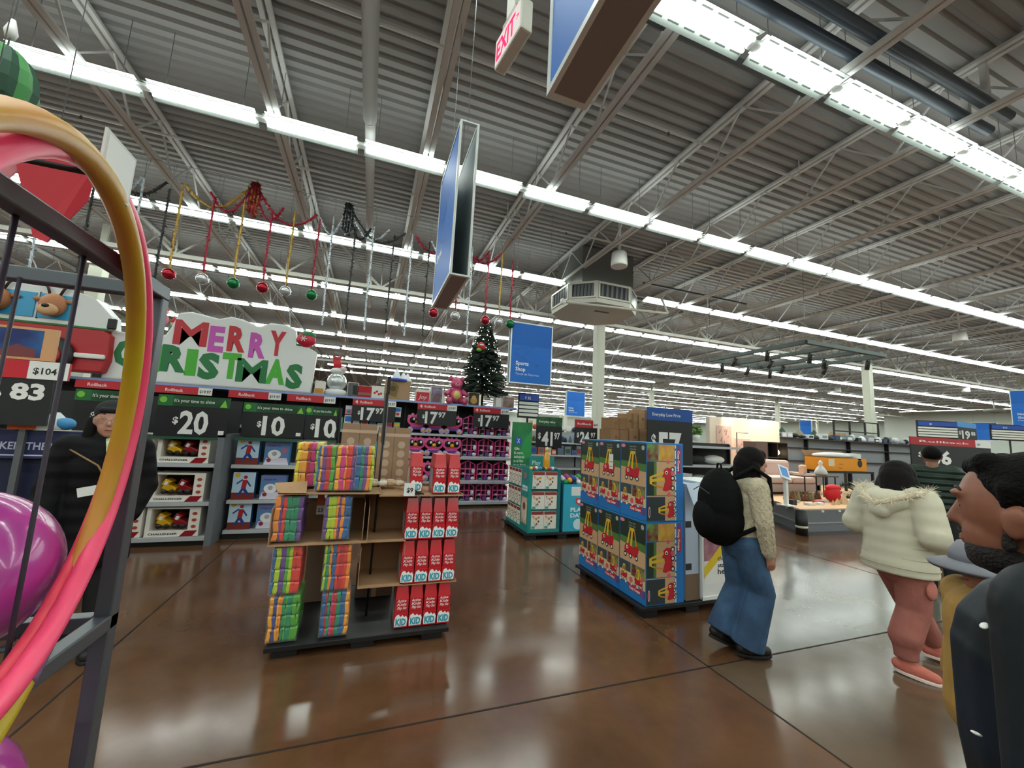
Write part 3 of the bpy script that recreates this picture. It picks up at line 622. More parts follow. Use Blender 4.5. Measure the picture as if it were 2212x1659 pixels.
# tall brown cartons with round cut-outs
def hole_carton(w,d,h,n):
    r = empty('brown_carton',(0,0,0)); b = MB(); b.box((0,0,0),(w,d,h),mat('#a07b59',.75,noise=.15,scale=5)); F = front(0,0,0)
    for i in range(n):
        for u in (w*.26,w*.74): b.disc(F,u,h-.16-i*.085,.034,mat('#c3a68c',.7),.0015,14)
    for i in range(n):
        b.disc(lface(0,0,0),-d*.5,h-.16-i*.085,.034,mat('#c3a68c',.7),.0015,14)
    b.rect(F,w*.49,0,w*.51,h,mat('#6f523a',.8)); b.rect(F,.0,h-.085,w,h-.055,mat('#c9ab8e',.6),.002)
    b.build('carton',r); MB().box((-.006,-.006,.0),(w+.006,d+.006,h+.004),FILM).build('shrink_wrap',r,bevel=.006)
    return r
for i,(x,y,z,w,h,n,lab) in enumerate([(-.215,3.93,1.12,.30,.52,3,'tall brown carton with round cut-outs behind the striped packs'),(.10,3.93,1.12,.29,.50,5,'tall brown carton with a column of round cut-outs behind the red boxes'),(-.215,3.99,.76,.5,.34,3,'lower brown carton with faint round cut-outs between the trays')]):
    o = hole_carton(w,.26,h,n); o.location=(x,y,z); tag(o,lab,'carton','brown cartons with round cut-outs')
for i in range(7): tag(MB().ell((0,0,0),(.055,.05,.028),mat(('#d9c7b0','#e8e0d6','#c9a98a')[i%3],.2,bump=1,bscale=30),10,6).build('wrapped_bundle',loc=(.09+.07*(i%4),3.66+.08*(i//4),1.14+.0*i)),'crumpled clear wrapped bundle lying by the brown cartons','wrapped bundle','crumpled wrapped bundles')
# red kid boxes
RB = mat('#c01a26',.35,coat=.3); RB2 = mat('#d8303a',.35); KT = mat('#2f9fb5',.4); 
def kid_box():
    r = empty('red_toy_box',(0,0,0)); b = MB(); w,d,h = .103,.24,.315; F = front(0,0,0)
    b.box((0,0,0),(w,d,h*.32),RB); b.box((.002,.004,h*.32),(w-.002,d,h*.66),RB)
    g = .012; b.add([(.002,.004,h*.66),(w-.002,.004,h*.66),(w-.002,d,h*.66),(.002,d,h*.66),(g,.03,h),(w-g,.03,h),(w-g,d,h),(g,d,h)],[(0,1,5,4),(1,2,6,5),(2,3,7,6),(3,0,4,7),(4,5,6,7)],RB)
    b.rect(F,0,h*.32,w,h*.335,RB2,.001); b.rect(F,.002,h*.65,w-.002,h*.665,RB2,-.003)
    for i,tx in enumerate(('Active','Kids','Play Set')): b.text(F,tx,w*.14+i*.002,h*.585-i*.026,.028,mat('#f3dede',.5),-.003,.02,shear=.25,w=w*.66)
    b.poly(F,[(w*.05,h*.03),(w*.93,h*.03),(w*.98,h*.2),(w*.86,h*.27),(w*.74,h*.24),(w*.6,h*.29),(w*.46,h*.25),(w*.32,h*.31),(w*.16,h*.29),(w*.1,h*.26),(w*.02,h*.14)],mat('#eef2f2',.4),.0015)
    b.text(F,'KID',w*.12,h*.06,h*.21,KT,.003,.045,w=w*.76); b.build('carton',r)
    MB().box((-.001,.06,h*.1),(-.0003,d-.02,h*.62),mat('#aebfc6',.15)).build('side_window',r)
    return r
kb = kid_box(); rc = 0
for z, n1, xs in ((.09,'lowest',[.318,.428,.538,.648]),(.412,'second',[.338,.447,.556,.665]),(.745,'third',[.345,.454,.563,.672])):
    for k, x in enumerate(xs):
        o = kb if rc == 0 else dup(kb); rc += 1; o.location = (x,3.34,z); tag(o,'red KID toy box on the %s row, %s counted from the tray side' % (n1,ORD[k]),'toy box','red toy boxes of the pallet display')
for k,(x,y) in enumerate(((.365,3.42),(.545,3.34),(.665,3.34))):
    o = dup(kb); o.location=(x,y,1.10); tag(o,'red KID toy box on the top tray, %s' % ('set back behind the white price card','with its clear side showing','at the outer edge')[k],'toy box','red toy boxes of the pallet display')
# pole with edge-on sign
r = empty('display_pole',(.12,3.62,.085),'tall thin black pole rising from the pallet with an edge-on sign','sign stand')
MB().tube([(0,0,0),(.02,.05,1.95)],.009,BLACK,8).build('pole',r); MB().box((.0,-.10,1.40),(.014,.2,1.83),CHAR).box((.02,-.08,1.38),(.028,.18,1.75),STEEL).build('sign_panel',r)
MB().box((.005,-.01,1.83),(.035,.05,1.98),BLACK).build('clamp',r,bevel=.004)
r = empty('price_card',(.31,3.285,1.09),'small white price card clipped to the upper tray edge','price card'); b=MB(); b.box((0,-.004,0),(.085,0,.10),WHITE); b.text(front(0,-.004,0),'$9',.02,.03,.05,BLACK,.001,.03); b.build('card',r); MB().box((.09,.004,.01),(.13,.05,.03),BLACK).tube([(.08,.0,.05),(.12,.02,.02),(.16,.03,.01)],.006,BLACK,6).build('clip',r)
tag(MB().box((0,0,0),(.06,.003,.07),mat('#d9d4c8',.6)).text(front(0,0,0),'23',.01,.02,.04,BLACK,.001,.02).box((.0,.004,0),(.05,.007,.20),mat('#d8632a',.5)).build('shelf_tag',loc=(-.33,3.60,.90)),'white number card on an orange strip in the gap of the tray','price card')

# ================================================================ TOY CAR PALLET
pallet(2.48,3.16,1.22,1.22,'black plastic pallet under the blue toy car boxes and cardboard display',.10)
BLU = mat('#2478c0',.4); DGN = mat('#26352a',.5); TAN = mat('#cda57a',.5); GRS = mat('#4f7a3a',.5); RC = mat('#c62430',.4); YC = mat('#e0b732',.4)
def car(b,F,u,v,s_,n=.002,flip=False,rot=0):
    def T(pts):
        o = []
        for x,y in pts:
            x,y = (1-x if flip else x),y
            if rot: x,y = 1.1-y,x
            o.append((u+x*s_, v+y*s_))
        return o
    def D(x,y,r_,m,nn): b.poly(F,T([(x+r_*math.cos(a*math.pi/6),y+r_*math.sin(a*math.pi/6)) for a in range(12)]),m,nn)
    b.poly(F,T([(.08,.2),(.85,.12),(.95,.45),(.9,.6),(.55,.48),(.45,.62),(.15,.55),(.05,.4)]),RC,n)
    b.poly(F,T([(.2,.55),(.36,1.1),(.44,1.1),(.3,.55)]),YC,n+.0005); b.poly(F,T([(.42,.52),(.5,1.15),(.6,1.15),(.54,.5)]),YC,n+.0005); b.poly(F,T([(.36,1.08),(.4,1.2),(.66,1.2),(.7,1.08)]),YC,n+.0007)
    b.poly(F,T([(.66,1.1),(.72,1.08),(.85,.58),(.78,.55)]),mat('#d98a2c',.4),n+.0005)
    for x in (.12,.45,.82): D(x,.13,.1,BLACK,n+.001); D(x,.13,.055,WHITE,n+.0014)
    D(.24,.42,.07,WHITE,n+.001); D(.25,.42,.035,BLACK,n+.0014)
def coupe_box(w=.405,d=.44,h=.74):
    r = empty('toy_car_box',(0,0,0)); b = MB(); b.box((0,0,0),(d,w,h),BLU); L = lface(0,w,0)
    # long face toward -x, u runs along -y
    b.rect(L,.004,h*.43,w-.004,h*.985,DGN); b.rect(L,.004,h*.43,w-.004,h*.68,TAN,.0013); b.poly(L,[(.004,h*.66),(w-.004,h*.62),(w-.004,h*.72),(.004,h*.74)],GRS,.0016)
    car(b,L,w*.16,h*.47,w*.62,.002)
    b.poly(L,[(w*.1+w*.09*math.cos(a*.5236),h*.945+.018*math.sin(a*.5236)) for a in range(12)],mat('#e08898',.4),.0022)
    for k in range(3): b.text(L,'Classic Ride',w*.36,h*(.93-.035*k),.018,mat('#b9bdb4',.5),.002,.01,w=w*.26)
    b.disc(L,w*.88,h*.93,.024,mat('#b4b8ae',.5),.002,8)
    b.rect(L,.004,h*.17,w-.004,h*.425,mat('#d9c49a',.5),.0013)
    b.rect(L,.004,h*.3,w*.45,h*.425,mat('#3c4a52',.5),.0016); b.rect(L,w*.47,h*.28,w*.97,h*.425,mat('#8d9a58',.5,h2='#6a2430',scale=14),.0016)
    car(b,L,w*.04,h*.18,w*.3,.0024); car(b,L,w*.58,h*.17,w*.34,.0024,True); b.disc(L,w*.47,h*.22,.026,mat('#e2606a',.4),.003); b.disc(L,w*.88,h*.29,.022,mat('#e2606a',.4),.003)
    for k in range(9): b.rect(L,w*(.02+.11*k),h*.15+.004*(k%2),w*(.075+.11*k),h*.175,[WHITE,RC][k%2],.0026)
    b.rect(L,w*.38,h*.095,w*.84,h*.155,RC,.0028); b.text(L,'Cozy Coupe',w*.41,h*.108,.034,WHITE,.0034,.04,w=w*.4); b.rect(L,w*.87,h*.07,w*.97,h*.17,mat('#6a4a8c',.4),.0028)
    # short face toward -y
    F = front(0,0,0)
    b.rect(F,.006,h*.77,d*.31,h*.985,mat('#6f9a4a',.5,h2='#7a2630',scale=12)); b.rect(F,d*.32,h*.77,d*.62+.06,h*.985,mat('#c98a4a',.5,h2='#d8b23a',scale=12),.0012)
    b.rect(F,.006,h*.33,d*.76,h*.76,TAN); b.rect(F,.006,h*.33,d*.2,h*.76,DGN,.0013); b.rect(F,.0+d*.2,h*.33,d*.27,h*.76,GRS,.0014)
    car(b,F,d*.14,h*.36,d*.58,.002,True,1)
    b.rect(F,.006,h*.01,d*.76,h*.32,TAN); b.rect(F,.006,h*.01,d*.5,h*.31,mat('#333c40',.5),.0013); car(b,F,d*.36,h*.03,d*.4,.002,True,1)
    b.ell((0,0,0),.0001,WHITE,4,3)
    b.rect(F,d*.77,h*.01,d*.80,h*.985,mat('#e8e4d4',.5))
    for k in range(14): b.rect(F,d*.765,h*(.03+.068*k),d*.80,h*(.055+.068*k),[mat('#e8e4d4',.5),RC,BLU][k%3],.002)
    b.rect(F,d*.83,h*.62,d*.93,h*.92,RC,.0013); b.rect(F,d*.83,h*.92,d*.93,h*.985,mat('#6a4a8c',.4),.0013)
    VF = Fr((d*.845,0,h*.91),(0,0,-1),(1,0,0)); b.text(VF,'Cozy Coupe',0,0,.034,WHITE,.0025,.04,w=h*.27)
    b.disc(F,d*.58,h*.76,.02,mat('#e2606a',.4),.003); b.disc(F,d*.7,h*.62,.022,mat('#e2606a',.4),.003); b.disc(F,d*.6,h*.34,.022,mat('#e2606a',.4),.003)
    b.disc(F,d*.08,h*.12,.012,WHITE,.003,rv=.05); b.disc(F,d*.08,h*.12,.007,RC,.0036,rv=.042)
    b.build('carton',r)
    MB().box((.0,0,h),(d,w,h+.004),mat('#3f9ad6',.4)).build('lid',r)
    return r
cb = coupe_box(); rc = 0
for z, n1 in ((.105,'bottom'),(.855,'top')):
    for k in range(3):
        o = cb if rc == 0 else dup(cb); rc += 1; o.location = (2.535,3.18+k*.412,z)
        tag(o,'blue edged toy car box, %s layer, %s' % (n1,('at the corner','in the middle','at the end by the play bin')[k]),'toy car box','stacked toy car boxes')
tag(MB().box((0,0,0),(.001,.075,.16),WHITE).text(lface(0,.075,0),'60153',.01,.02,.02,BLACK,.001,.02).text(lface(0,.075,0),'LOAD',.012,.07,.02,BLACK,.001,.02).build('shipping_label',loc=(2.528,3.72,1.29)),'white shipping label stuck on the middle toy car box','label sticker')
# pale blue cardboard display and poster board beside it
PB = mat('#b9c6d8',.5); r = empty('cardboard_display',(3.02,3.2,.105),'pale blue cardboard display with dark slots and an open flap','display')
MB().box((0,0,0),(.16,.55,1.10),PB).box((.0,-.004,.28),(.07,.0,.34),DGREY).box((.0,-.004,.68),(.07,0,.74),DGREY).box((0,-.003,0),(.16,0,.24),mat('#7b6350',.8)).build('body',r)
MB().add([(0,-.01,1.10),(.17,-.01,1.12),(.14,-.1,.92),(.0,-.1,.92),(0,-.016,1.10),(.17,-.016,1.12),(.14,-.106,.92),(0,-.106,.92)],[(0,1,2,3),(7,6,5,4),(0,3,7,4),(1,5,6,2)],PB).build('flap',r)
r = empty('poster_board',(3.20,3.17,.105),'white framed poster board with purple top and change starts here words','poster'); F=front(0,0,0)
b=MB(); b.box((0,0,0),(.42,.5,1.12),WHITE).rect(F,.02,.14,.40,1.09,mat('#e9e7e2',.5)).rect(F,.02,.62,.40,1.09,mat('#5b3a78',.5),.0015).rect(F,.14,.98,.40,1.09,mat('#b81f3a',.5),.002)
b.rect(F,.02,.36,.4,.66,mat('#b98a86',.5,h2='#8a4a70',scale=7),.002); b.disc(F,.12,.60,.06,mat('#c79a80',.6),.0025); b.disc(F,.12,.64,.075,mat('#5a2c3c',.6),.0022)
b.poly(F,[(.02,.20),(.02,.30),(.40,.66),(.40,.53)],mat('#e3c12c',.5),.003); b.poly(F,[(.02,.14),(.40,.14),(.40,.54),(.02,.22)],mat('#ecebe6',.5),.0028)
b.text(F,'New',.2,1.01,.05,WHITE,.003,.01)
for i,(tx,s_) in enumerate((('change',.055),('starts',.055),('here',.075))): b.text(F,tx,.19,.36-.065*i,s_,BLACK,.004,.02,w=.18)
b.build('board',r); MB().box((-.01,-.01,0),(.43,.0,.03),WHITE).box((-.01,-.008,0),(0,0,1.13),WHITE).box((.42,-.008,0),(.43,0,1.13),WHITE).box((-.01,-.008,1.12),(.43,0,1.14),WHITE).build('frame',r)

# ================================================================ TEAL DISPLAY AND PLAY DAY BIN
pallet(2.40,5.82,1.30,1.12,'black plastic pallet under the teal display and the blue bin',.10)
TL = mat('#1f8a84',.4); TLD = mat('#1b6c70',.4); r = empty('teal_display',(2.45,5.86,.105),'teal cardboard display with three tiers of picture boxes on two sides','display')
MB().box((0,.0,0),(.55,1.02,.05),TL).box((.2,.32,.05),(.54,1.0,.94),TLD).box((0,.0,.05),(.05,.32,.97),TL).box((0.5,.0,.05),(.55,.3,.97),TLD).build('body',r)
for z in (.34,.65,.95): MB().box((.01,.01,z-.012),(.54,1.0,z),TLD).build('shelf',r)
b=MB(); L=lface(0,.32,0); b.box((-.004,0,.05),(0,.32,.99),TL); b.disc(L,.16,.86,.05,mat('#d9626a',.4),.005); b.rect(L,.05,.62,.27,.7,mat('#dfeaea',.5),.005); b.rect(L,.04,.12,.28,.52,mat('#b98e6a',.5,h2='#e0d4c4',scale=6),.005); b.disc(L,.16,.38,.06,mat('#7a4a34',.6),.006); b.text(L,'PLAY',.06,.64,.05,TL,.006,.03,w=.2); b.build('corner_panel',r)
def food(b,F,w,h):
    b.rect(F,.004,.004,w-.004,h-.004,mat('#e6e2d6',.5)); b.rect(F,.004,h*.8,w-.004,h-.004,mat('#8a3a30',.5),.0015)
    rr=random.Random(int(w*1000))
    for k in range(10): b.disc(F,w*rr.uniform(.12,.88),h*rr.uniform(.2,.75),w*rr.uniform(.05,.11),[mat(c,.5) for c in ('#b23a30','#7a2a24','#c98a3a','#7fae9a','#e8b7a0')][k%5],.002+.0004*k,9)
    b.rect(F,.01,.01,w*.3,h*.16,mat('#3aa08c',.5),.007)
fb=pic_box('picture_box',.215,.27,.2,mat('#efeade',.5),food); fb2=pic_box('picture_box',.14,.27,.2,mat('#e6d8c6',.5),food); fb2.rotation_euler=(0,0,-math.pi/2)
k=0
for z,n1 in ((.158,'lowest'),(.458,'middle'),(.768,'highest')):
    for q in range(2):
        o=fb if k==0 else fb.copy()
        if k: COL.objects.link(o)
        o.location=(2.51+q*.22,5.87,z); tag(o,'cream play food box facing the aisle, %s tier, %s the blue bin' % (n1,('away from','next to')[q]),'toy box','picture boxes of the teal display'); k+=1
k=0
for z,n1 in ((.158,'lowest'),(.458,'middle'),(.768,'highest')):
    for q in range(4):
        o=fb2 if k==0 else fb2.copy()
        if k: COL.objects.link(o)
        o.location=(2.452,6.19+.155*(q+1),z); tag(o,'tan box on the teal display side, %s tier, %s from its corner panel' % (n1,ORD[q]),'toy box','picture boxes of the teal display'); k+=1
r=empty('bubble_bottle',(2.80,6.0,1.055),'tall amber bottle standing on top of the teal display','bottle')
MB().lathe([(.055,0),(.058,.02),(.055,.2),(.03,.27),(.025,.3)],(0,0,0),mat('#d99a20',.15,coat=.5),16).build('bottle_body',r); MB().lathe([(.03,.3),(.03,.34),(.018,.37)],(0,0,0),mat('#e6cf9a',.4),12).build('cap',r)
tag(MB().box((0,0,0),(.46,.02,.2),TL).text(front(0,0,0),'Play',.05,.06,.1,mat('#bfe0dc',.5),.001,.02).disc(front(0,0,0),.3,.1,.05,mat('#d9626a',.4),.002).build('header_card',loc=(2.6,6.25,1.055)),'teal header card with pink dot behind the amber bottle','sign card')
for k in range(9): tag(MB().ell((0,0,.03),(.035,.03,.03),[mat(c,.4) for c in ('#d9c24a','#c9485a','#e8e6e2','#3a8aa8','#3a3a3a')][k%5],10,6).build('small_toy',loc=(2.5+.055*k,5.93+.02*(k%3),1.055)),'small bright toy lying along the top edge of the teal display','toy','small toys on the teal display')
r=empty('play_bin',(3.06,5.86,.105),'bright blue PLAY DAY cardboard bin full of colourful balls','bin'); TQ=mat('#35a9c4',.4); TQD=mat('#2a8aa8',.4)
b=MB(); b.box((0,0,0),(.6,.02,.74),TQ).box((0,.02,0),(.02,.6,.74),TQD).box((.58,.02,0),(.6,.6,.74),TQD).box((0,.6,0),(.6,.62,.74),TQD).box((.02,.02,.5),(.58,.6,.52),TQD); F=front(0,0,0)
b.rect(F,.14,.56,.40,.70,mat('#dfe2de',.5)); b.poly(F,[(.22,.52),(.34,.52),(.34,.44),(.28,.40),(.22,.44)],mat('#c9404a',.4),.002); b.disc(F,.28,.47,.03,WHITE,.003)
b.text(F,'PLAY',.13,.31,.085,mat('#dff1f2',.5),.002,.04,w=.28); b.text(F,'DAY',.13,.22,.085,mat('#dff1f2',.5),.002,.04,w=.24); b.disc(F,.27,.11,.085,mat('#cfe8ee',.5),.002); b.build('bin_wall',r)
k=0
for i in range(7):
    for j in range(4):
        m=[mat(c,.3) for c in ('#1f9c4a','#c8202f','#e8e6ea','#e3b52a','#e7a6c4','#b02a7a','#2a4a9c')][(i*3+j*2)%7]; o=MB().ell((0,0,0),.043,m,12,8).build('toy_ball',loc=(3.12+i*.08+.01*(j%2),5.93+j*.1,.875+.028*((i+j)%3)))
        tag(o,'small %s ball piled in the play day bin, column %d rank %d' % (['green','red','white','yellow','pale pink','magenta','navy'][(i*3+j*2)%7],i+1,j+1),'ball','balls in the play day bin'); k+=1
# green delivery sign and slanted 41.97 sign
r=empty('banner_stand',(2.56,7.05,0),'tall green banner about gifts delivered in as fast as an hour','sign'); F=front(0,-.01,0)
b=MB(); b.box((0,-.01,.5),(.40,.01,1.84),mat('#1e6b43',.45,h2='#2b8a4c',scale=3)).poly(F,[(.1,1.1),(.25,1.5),(.4,1.7),(.4,1.2)],mat('#2f9a50',.5)); b.rect(F,.06,1.42,.2,1.56,mat('#2b5db0',.4),.002)
for a in range(3): t=a*math.pi/3; b.poly(F,[(.13-.05*math.cos(t)-.006,1.49-.05*math.sin(t)),(.13-.05*math.cos(t)+.006,1.49-.05*math.sin(t)),(.13+.05*math.cos(t)+.006,1.49+.05*math.sin(t)),(.13+.05*math.cos(t)-.006,1.49+.05*math.sin(t))],mat('#cfe0f4',.4),.003)
for i,tx in enumerate(('Gifts','& more,','delivered','in as fast','as an hour')): b.text(F,tx,.05,1.32-.075*i,.07,WHITE,.003,.02,sx=.8)
b.build('panel',r); MB().box((.1,-.02,0),(.3,.02,.5),DGREY).build('stand',r)
def small_sign(x,y,z0,w,h,top,title,price,lab,rz=0,hh=.3,post=True,ps=1.0):
    r=empty('price_sign',(x,y,0),lab,'price sign',rz=rz); b=MB(); F=front(0,0,z0); b.box((0,0,z0),(w,.02,z0+h*(1-hh)),CHAR)
    s_=h*(1-hh)*.75; b.text(F,'$',w*.08,s_*.55,s_*.5,WHITE,.002,.03,w=w*.10); b.text(F,price[0],w*.22,s_*.15,s_*1.15,WHITE,.002,.04,w=w*.42*ps)
    if len(price)>1: b.text(F,price[1],w*.70,s_*.55,s_*.55,WHITE,.002,.03,w=w*.22)
    b.build('price_card',r); b=MB(); b.box((0,-.004,z0+h*(1-hh)),(w,.02,z0+h),top); F=front(0,-.004,z0+h*(1-hh))
    if title: b.text(F,title,w*.1,h*hh*.35,h*hh*.36,WHITE,.002,.01,w=w*.62)
    if title=='Rollback': b.rect(F,w*.8,0,w,h*hh,WHITE,.001); b.text(F,'$64',w*.82,h*hh*.3,h*hh*.4,BLACK,.002,.02)
    b.build('header',r)
    if post: MB().box((w*.5-.012,.02,0),(w*.5+.012,.035,z0+h*.5),BLACK).build('post',r)
    return r
small_sign(3.22,7.45,1.37,.55,.62,mat('#163f28',.5,h2='#1f6b35',scale=6),'Everyday value',('41','97'),'narrow $41.97 sign with a dark green top beyond the teal display',-.15)
# ================================================================ OVERHEAD SIGNS
SB_ = mat('#1d62b8',.5,spec=.3); SBL = mat('#246cc4',.5,spec=.3); FRW = mat('#dfe6e4',.3)
def hang_sign(x,y,z,L,H_,T_,axis,title,sub,lab,wires=True,end_open=True,cat='hanging sign'):
    # axis 'y': boards face -x and run along y; axis 'x': board faces -y
    rz = 0 if axis=='x' else -math.pi/2
    r = empty('hanging_sign',(x,y,z),lab,cat,'blue hanging department signs',rz=rz); b=MB()
    # local: u along +x, faces -y; thickness T_
    b.box((.02,0,.02),(L-.02,.006,H_-.02),SB_).box((.02,T_-.006,.02),(L-.02,T_,H_-.02),SB_); F=front(0,0,0)
    b.rect(F,.02,.02,L-.02,H_*.62,SBL,.0008)
    for p,q in (((.1,.55),(.55,.62)),((.55,.62),(.3,.42)),((.12,.48),(.4,.38)),((.55,.36),(.66,.3)),((.6,.28),(.68,.33))):
        a=(p[0]*L,p[1]*H_); c=(q[0]*L,q[1]*H_); dx,dy=c[0]-a[0],c[1]-a[1]; n=math.hypot(dx,dy); ox,oy=-dy/n*.004,dx/n*.004
        b.poly(F,[(a[0]-ox,a[1]-oy),(c[0]-ox,c[1]-oy),(c[0]+ox,c[1]+oy),(a[0]+ox,a[1]+oy)],mat('#1f4f94',.4),.002)
    for i,t in enumerate(title): b.text(F,t,L*.14,H_*(.30-.095*i),H_*.085,WHITE,.003,.02)
    if sub: b.text(F,sub,L*.14,H_*(.30-.095*len(title)+.03),H_*.05,mat('#c4d8ee',.5),.003,.0)
    b.build('panel',r)
    b=MB(); f_=.022
    for (x0,x1,z0,z1) in ((0,L,0,f_),(0,L,H_-f_,H_),(0,f_,f_,H_-f_),(L-f_,L,f_,H_-f_)): b.box((x0,-.004,z0),(x1,.012,z1),FRW).box((x0,T_-.012,z0),(x1,T_+.004,z1),FRW)
    b.box((0,.012,0),(f_,T_-.012,.012),FRW).box((0,.012,H_-.012),(f_,T_-.012,H_),FRW).box((L-f_,.012,0),(L,T_-.012,.012),FRW).box((L-f_,.012,H_-.012),(L,T_-.012,H_),FRW)
    b.build('frame',r)
    MB().box((f_,.012,0.001),(L-f_,T_-.012,.008),mat('#8f8682',.5)).build('bottom_plate',r)
    MB().box((.025,.0065,.025),(L-.025,.009,H_-.025),mat('#8a979c',.5)).box((.025,T_-.009,.025),(L-.025,T_-.0065,H_-.025),mat('#8a979c',.5)).bar((.02,T_*.5,.3),(.02,T_*.5,H_-.3),.03,.01,mat('#5d6a70',.4)).box((.03,.007,.05),(.034,T_-.007,H_-.05),mat('#6f7f86',.35,.4)).build('inner_plate',r)
    if wires:
        for u in (.08,L-.08): MB().tube([(u,T_/2,H_-.01),(u,T_/2,6.21-z)],.003,STEEL,5).build('wire',r)
    return r
hang_sign(.45,1.06,2.70,.85,1.2,.135,'y',['Salon'],'Salon','big blue sign with white Salon letters beside the exit sign')
s2=hang_sign(.44,3.45,2.69,.83,1.18,.135,'y',['Shoes'],None,'blue hanging sign seen edge-on with its open end showing grey inside')
hang_sign(2.42,7.0,2.57,.88,1.2,.12,'x',['Sports','Shop'],'Tienda de Deportes','blue Sports Shop sign hanging beside the christmas tree')
hang_sign(9.9,19.0,2.7,1.15,1.35,.12,'x',['Home','Goods'],'Articulos del hogar','blue Home Goods sign hanging before the white column')
hang_sign(34.2,23.3,2.7,.95,1.2,.12,'y',[],None,'plain blue sign far off above the furniture wall panel')
hang_sign(39.0,15.0,2.7,1.2,1.2,.12,'y',[],None,'plain blue sign far off behind the 29 aisle marker')
hang_sign(20.5,6.9,2.7,1.0,1.2,.12,'y',['Home','Goods'],'Hogar','blue Home Goods sign cut off above the man in the dark jacket')
# exit sign (box of light with red letters), hung from the ceiling
r = empty('exit_sign',(.53,2.10,3.80),'white EXIT sign with glowing red letters hanging beside the big blue sign','exit sign',rz=-math.pi/2+.17); HW=mat('#dcdcd2',.5)
b=MB(); b.box((0,0,0),(.32,.075,.2),HW); b.build('housing',r,bevel=.012)
F=front(0,0,0); ER=emis('#ff2850',1.6)
MB().rect(F,.012,.012,.308,.188,emis('#e8e0da',.55),.001).build('face',r); MB().text(F,'EXIT',.03,.035,.17,ER,.003,.035,w=.225).build('letter',r); MB().text(F,'>',.268,.08,.06,ER,.003,.03).build('arrow',r)
MB().box((.08,.005,.2),(.24,.07,.235),mat('#b9a29c',.5)).box((.11,.012,.235),(.21,.063,1.70),HW).build('mount',r)
# ================================================================ OVERHEAD EQUIPMENT
r=empty('drain_pipe',(-.33,0,5.62),'long white pipe running under the roof deck between the joists','pipe'); WP=mat('#c9cac8',.45)
MB().tube([(0,-6,0),(0,5.15,0)],.085,WP,18).lathe([(.085,0),(.06,.06),(.01,.08)],(0,5.15,0),WP,18,(0,1,0)).build('jacket',r); MB().tube([(0,5.15,.06),(0,14,.06)],.07,WP,14).build('pipe_run',r)
for i,(x,y,z,l) in enumerate(((2.5,2.06,5.62,4.3),(2.6,2.26,5.62,4.3))):
    tag(MB().tube([(0,0,0),(l,0,0)],.06,mat('#4c5763',.4),12).box((.4,-.03,.0),(.46,.03,.56),JM).box((l-.5,-.03,0),(l-.44,.03,.56),JM).build('overhead_duct',loc=(x,y,z)),('dark blue grey duct above the front strip lights' if i==0 else 'second dark blue grey duct, next to the first one above the front lights'),'duct')
for y,x0,x1,lab in ((2.78,2.0,5.2,'thin dark conduit rail below the roof between the light rows'),(9.2,6.6,9.8,'dark cable tray under the roof above the spotlight frame'),(8.2,6.4,10.0,'second dark cable tray under the roof before the girder')):
    b=MB().box((0,-.03,0),(x1-x0,.03,.04),mat('#4a4e50',.5))
    for q in (0.2,x1-x0-.2): b.bar((q,0,.04),(q,0,.55),.02,.02,JM)
    tag(b.build('conduit_rail',loc=(x0,y,5.65)),lab,'cable tray')
for k,(y) in enumerate((4.0,7.0,10.2,13.4,16.5)):
    b=MB().tube([(-14,0,0),(44,0,0)],.022,JM,6)
    for q in range(15): b.bar((-13.3+3.88*q,0,0),(-13.3+3.88*q,0,.33),.012,.012,JM).tube([(-12+3.88*q,0,0),(-12+3.88*q,0,-.07)],.014,mat('#6a6a6a',.4,.6),6)
    tag(b.build('sprinkler_pipe',loc=(0,y,5.84)),'thin grey sprinkler pipe run, number %d from the entrance' % (k+1),'pipe','sprinkler pipes under the deck')
# air unit
HV=mat('#c9c8bc',.45); r=empty('air_unit',(5.05,8.35,4.66),'large grey ceiling air unit with two louvered outlets above the white column','air conditioner')
oct_=[(-.95,-.45),(-.45,-.85),(.45,-.85),(.95,-.4),(.95,.5),(.5,.9),(-.5,.9),(-.95,.5)]
vs=[(x*.98,y*.98,0) for x,y in oct_]+[(x,y,.12) for x,y in oct_]+[(x,y,.5) for x,y in oct_]; n=8
b=MB(); b.add(vs,[tuple(reversed(range(8)))]+[(i,(i+1)%8,8+(i+1)%8,8+i) for i in range(8)]+[(8+i,8+(i+1)%8,16+(i+1)%8,16+i) for i in range(8)]+[tuple(range(16,24))],HV); b.box((-.15,-.3,-.004),(.25,-.22,0),DGREY); b.box((-.7,-.6,.5),(.7,.7,1.4),mat('#6d6e6c',.6)); b.build('cabinet',r)
def grille(p,q):
    P=Vector((p[0],p[1],0)); Q=Vector((q[0],q[1],0)); U=(Q-P).normalized(); F=Fr(P,U,(0,0,1)); L=(Q-P).length; b=MB(); b.rect(F,.07,.14,L-.07,.44,BLACK,.004)
    for k in range(6): u=.1+k*(L-.2)/5.5; b.poly(F,[(u,.15),(u+.06,.15),(u+.075,.43),(u+.015,.43)],mat('#5c5e60',.4),.012)
    for u0,v0,u1,v1 in ((.03,.1,L-.03,.14),(.03,.44,L-.03,.48),(.03,.14,.07,.44),(L-.07,.14,L-.03,.44)): b.add([F.p(u0,v0,0),F.p(u1,v0,0),F.p(u1,v1,0),F.p(u0,v1,0),F.p(u0,v0,.02),F.p(u1,v0,.02),F.p(u1,v1,.02),F.p(u0,v1,.02)],[(4,5,6,7),(0,1,5,4),(1,2,6,5),(2,3,7,6),(3,0,4,7)],HV)
    b.build('outlet_grille',r)
grille((-.95,-.45),(-.45,-.85)); grille((-.45,-.85),(.45,-.85)); grille((-.95,.5),(-.95,-.45)); grille((.45,-.85),(.95,-.4))
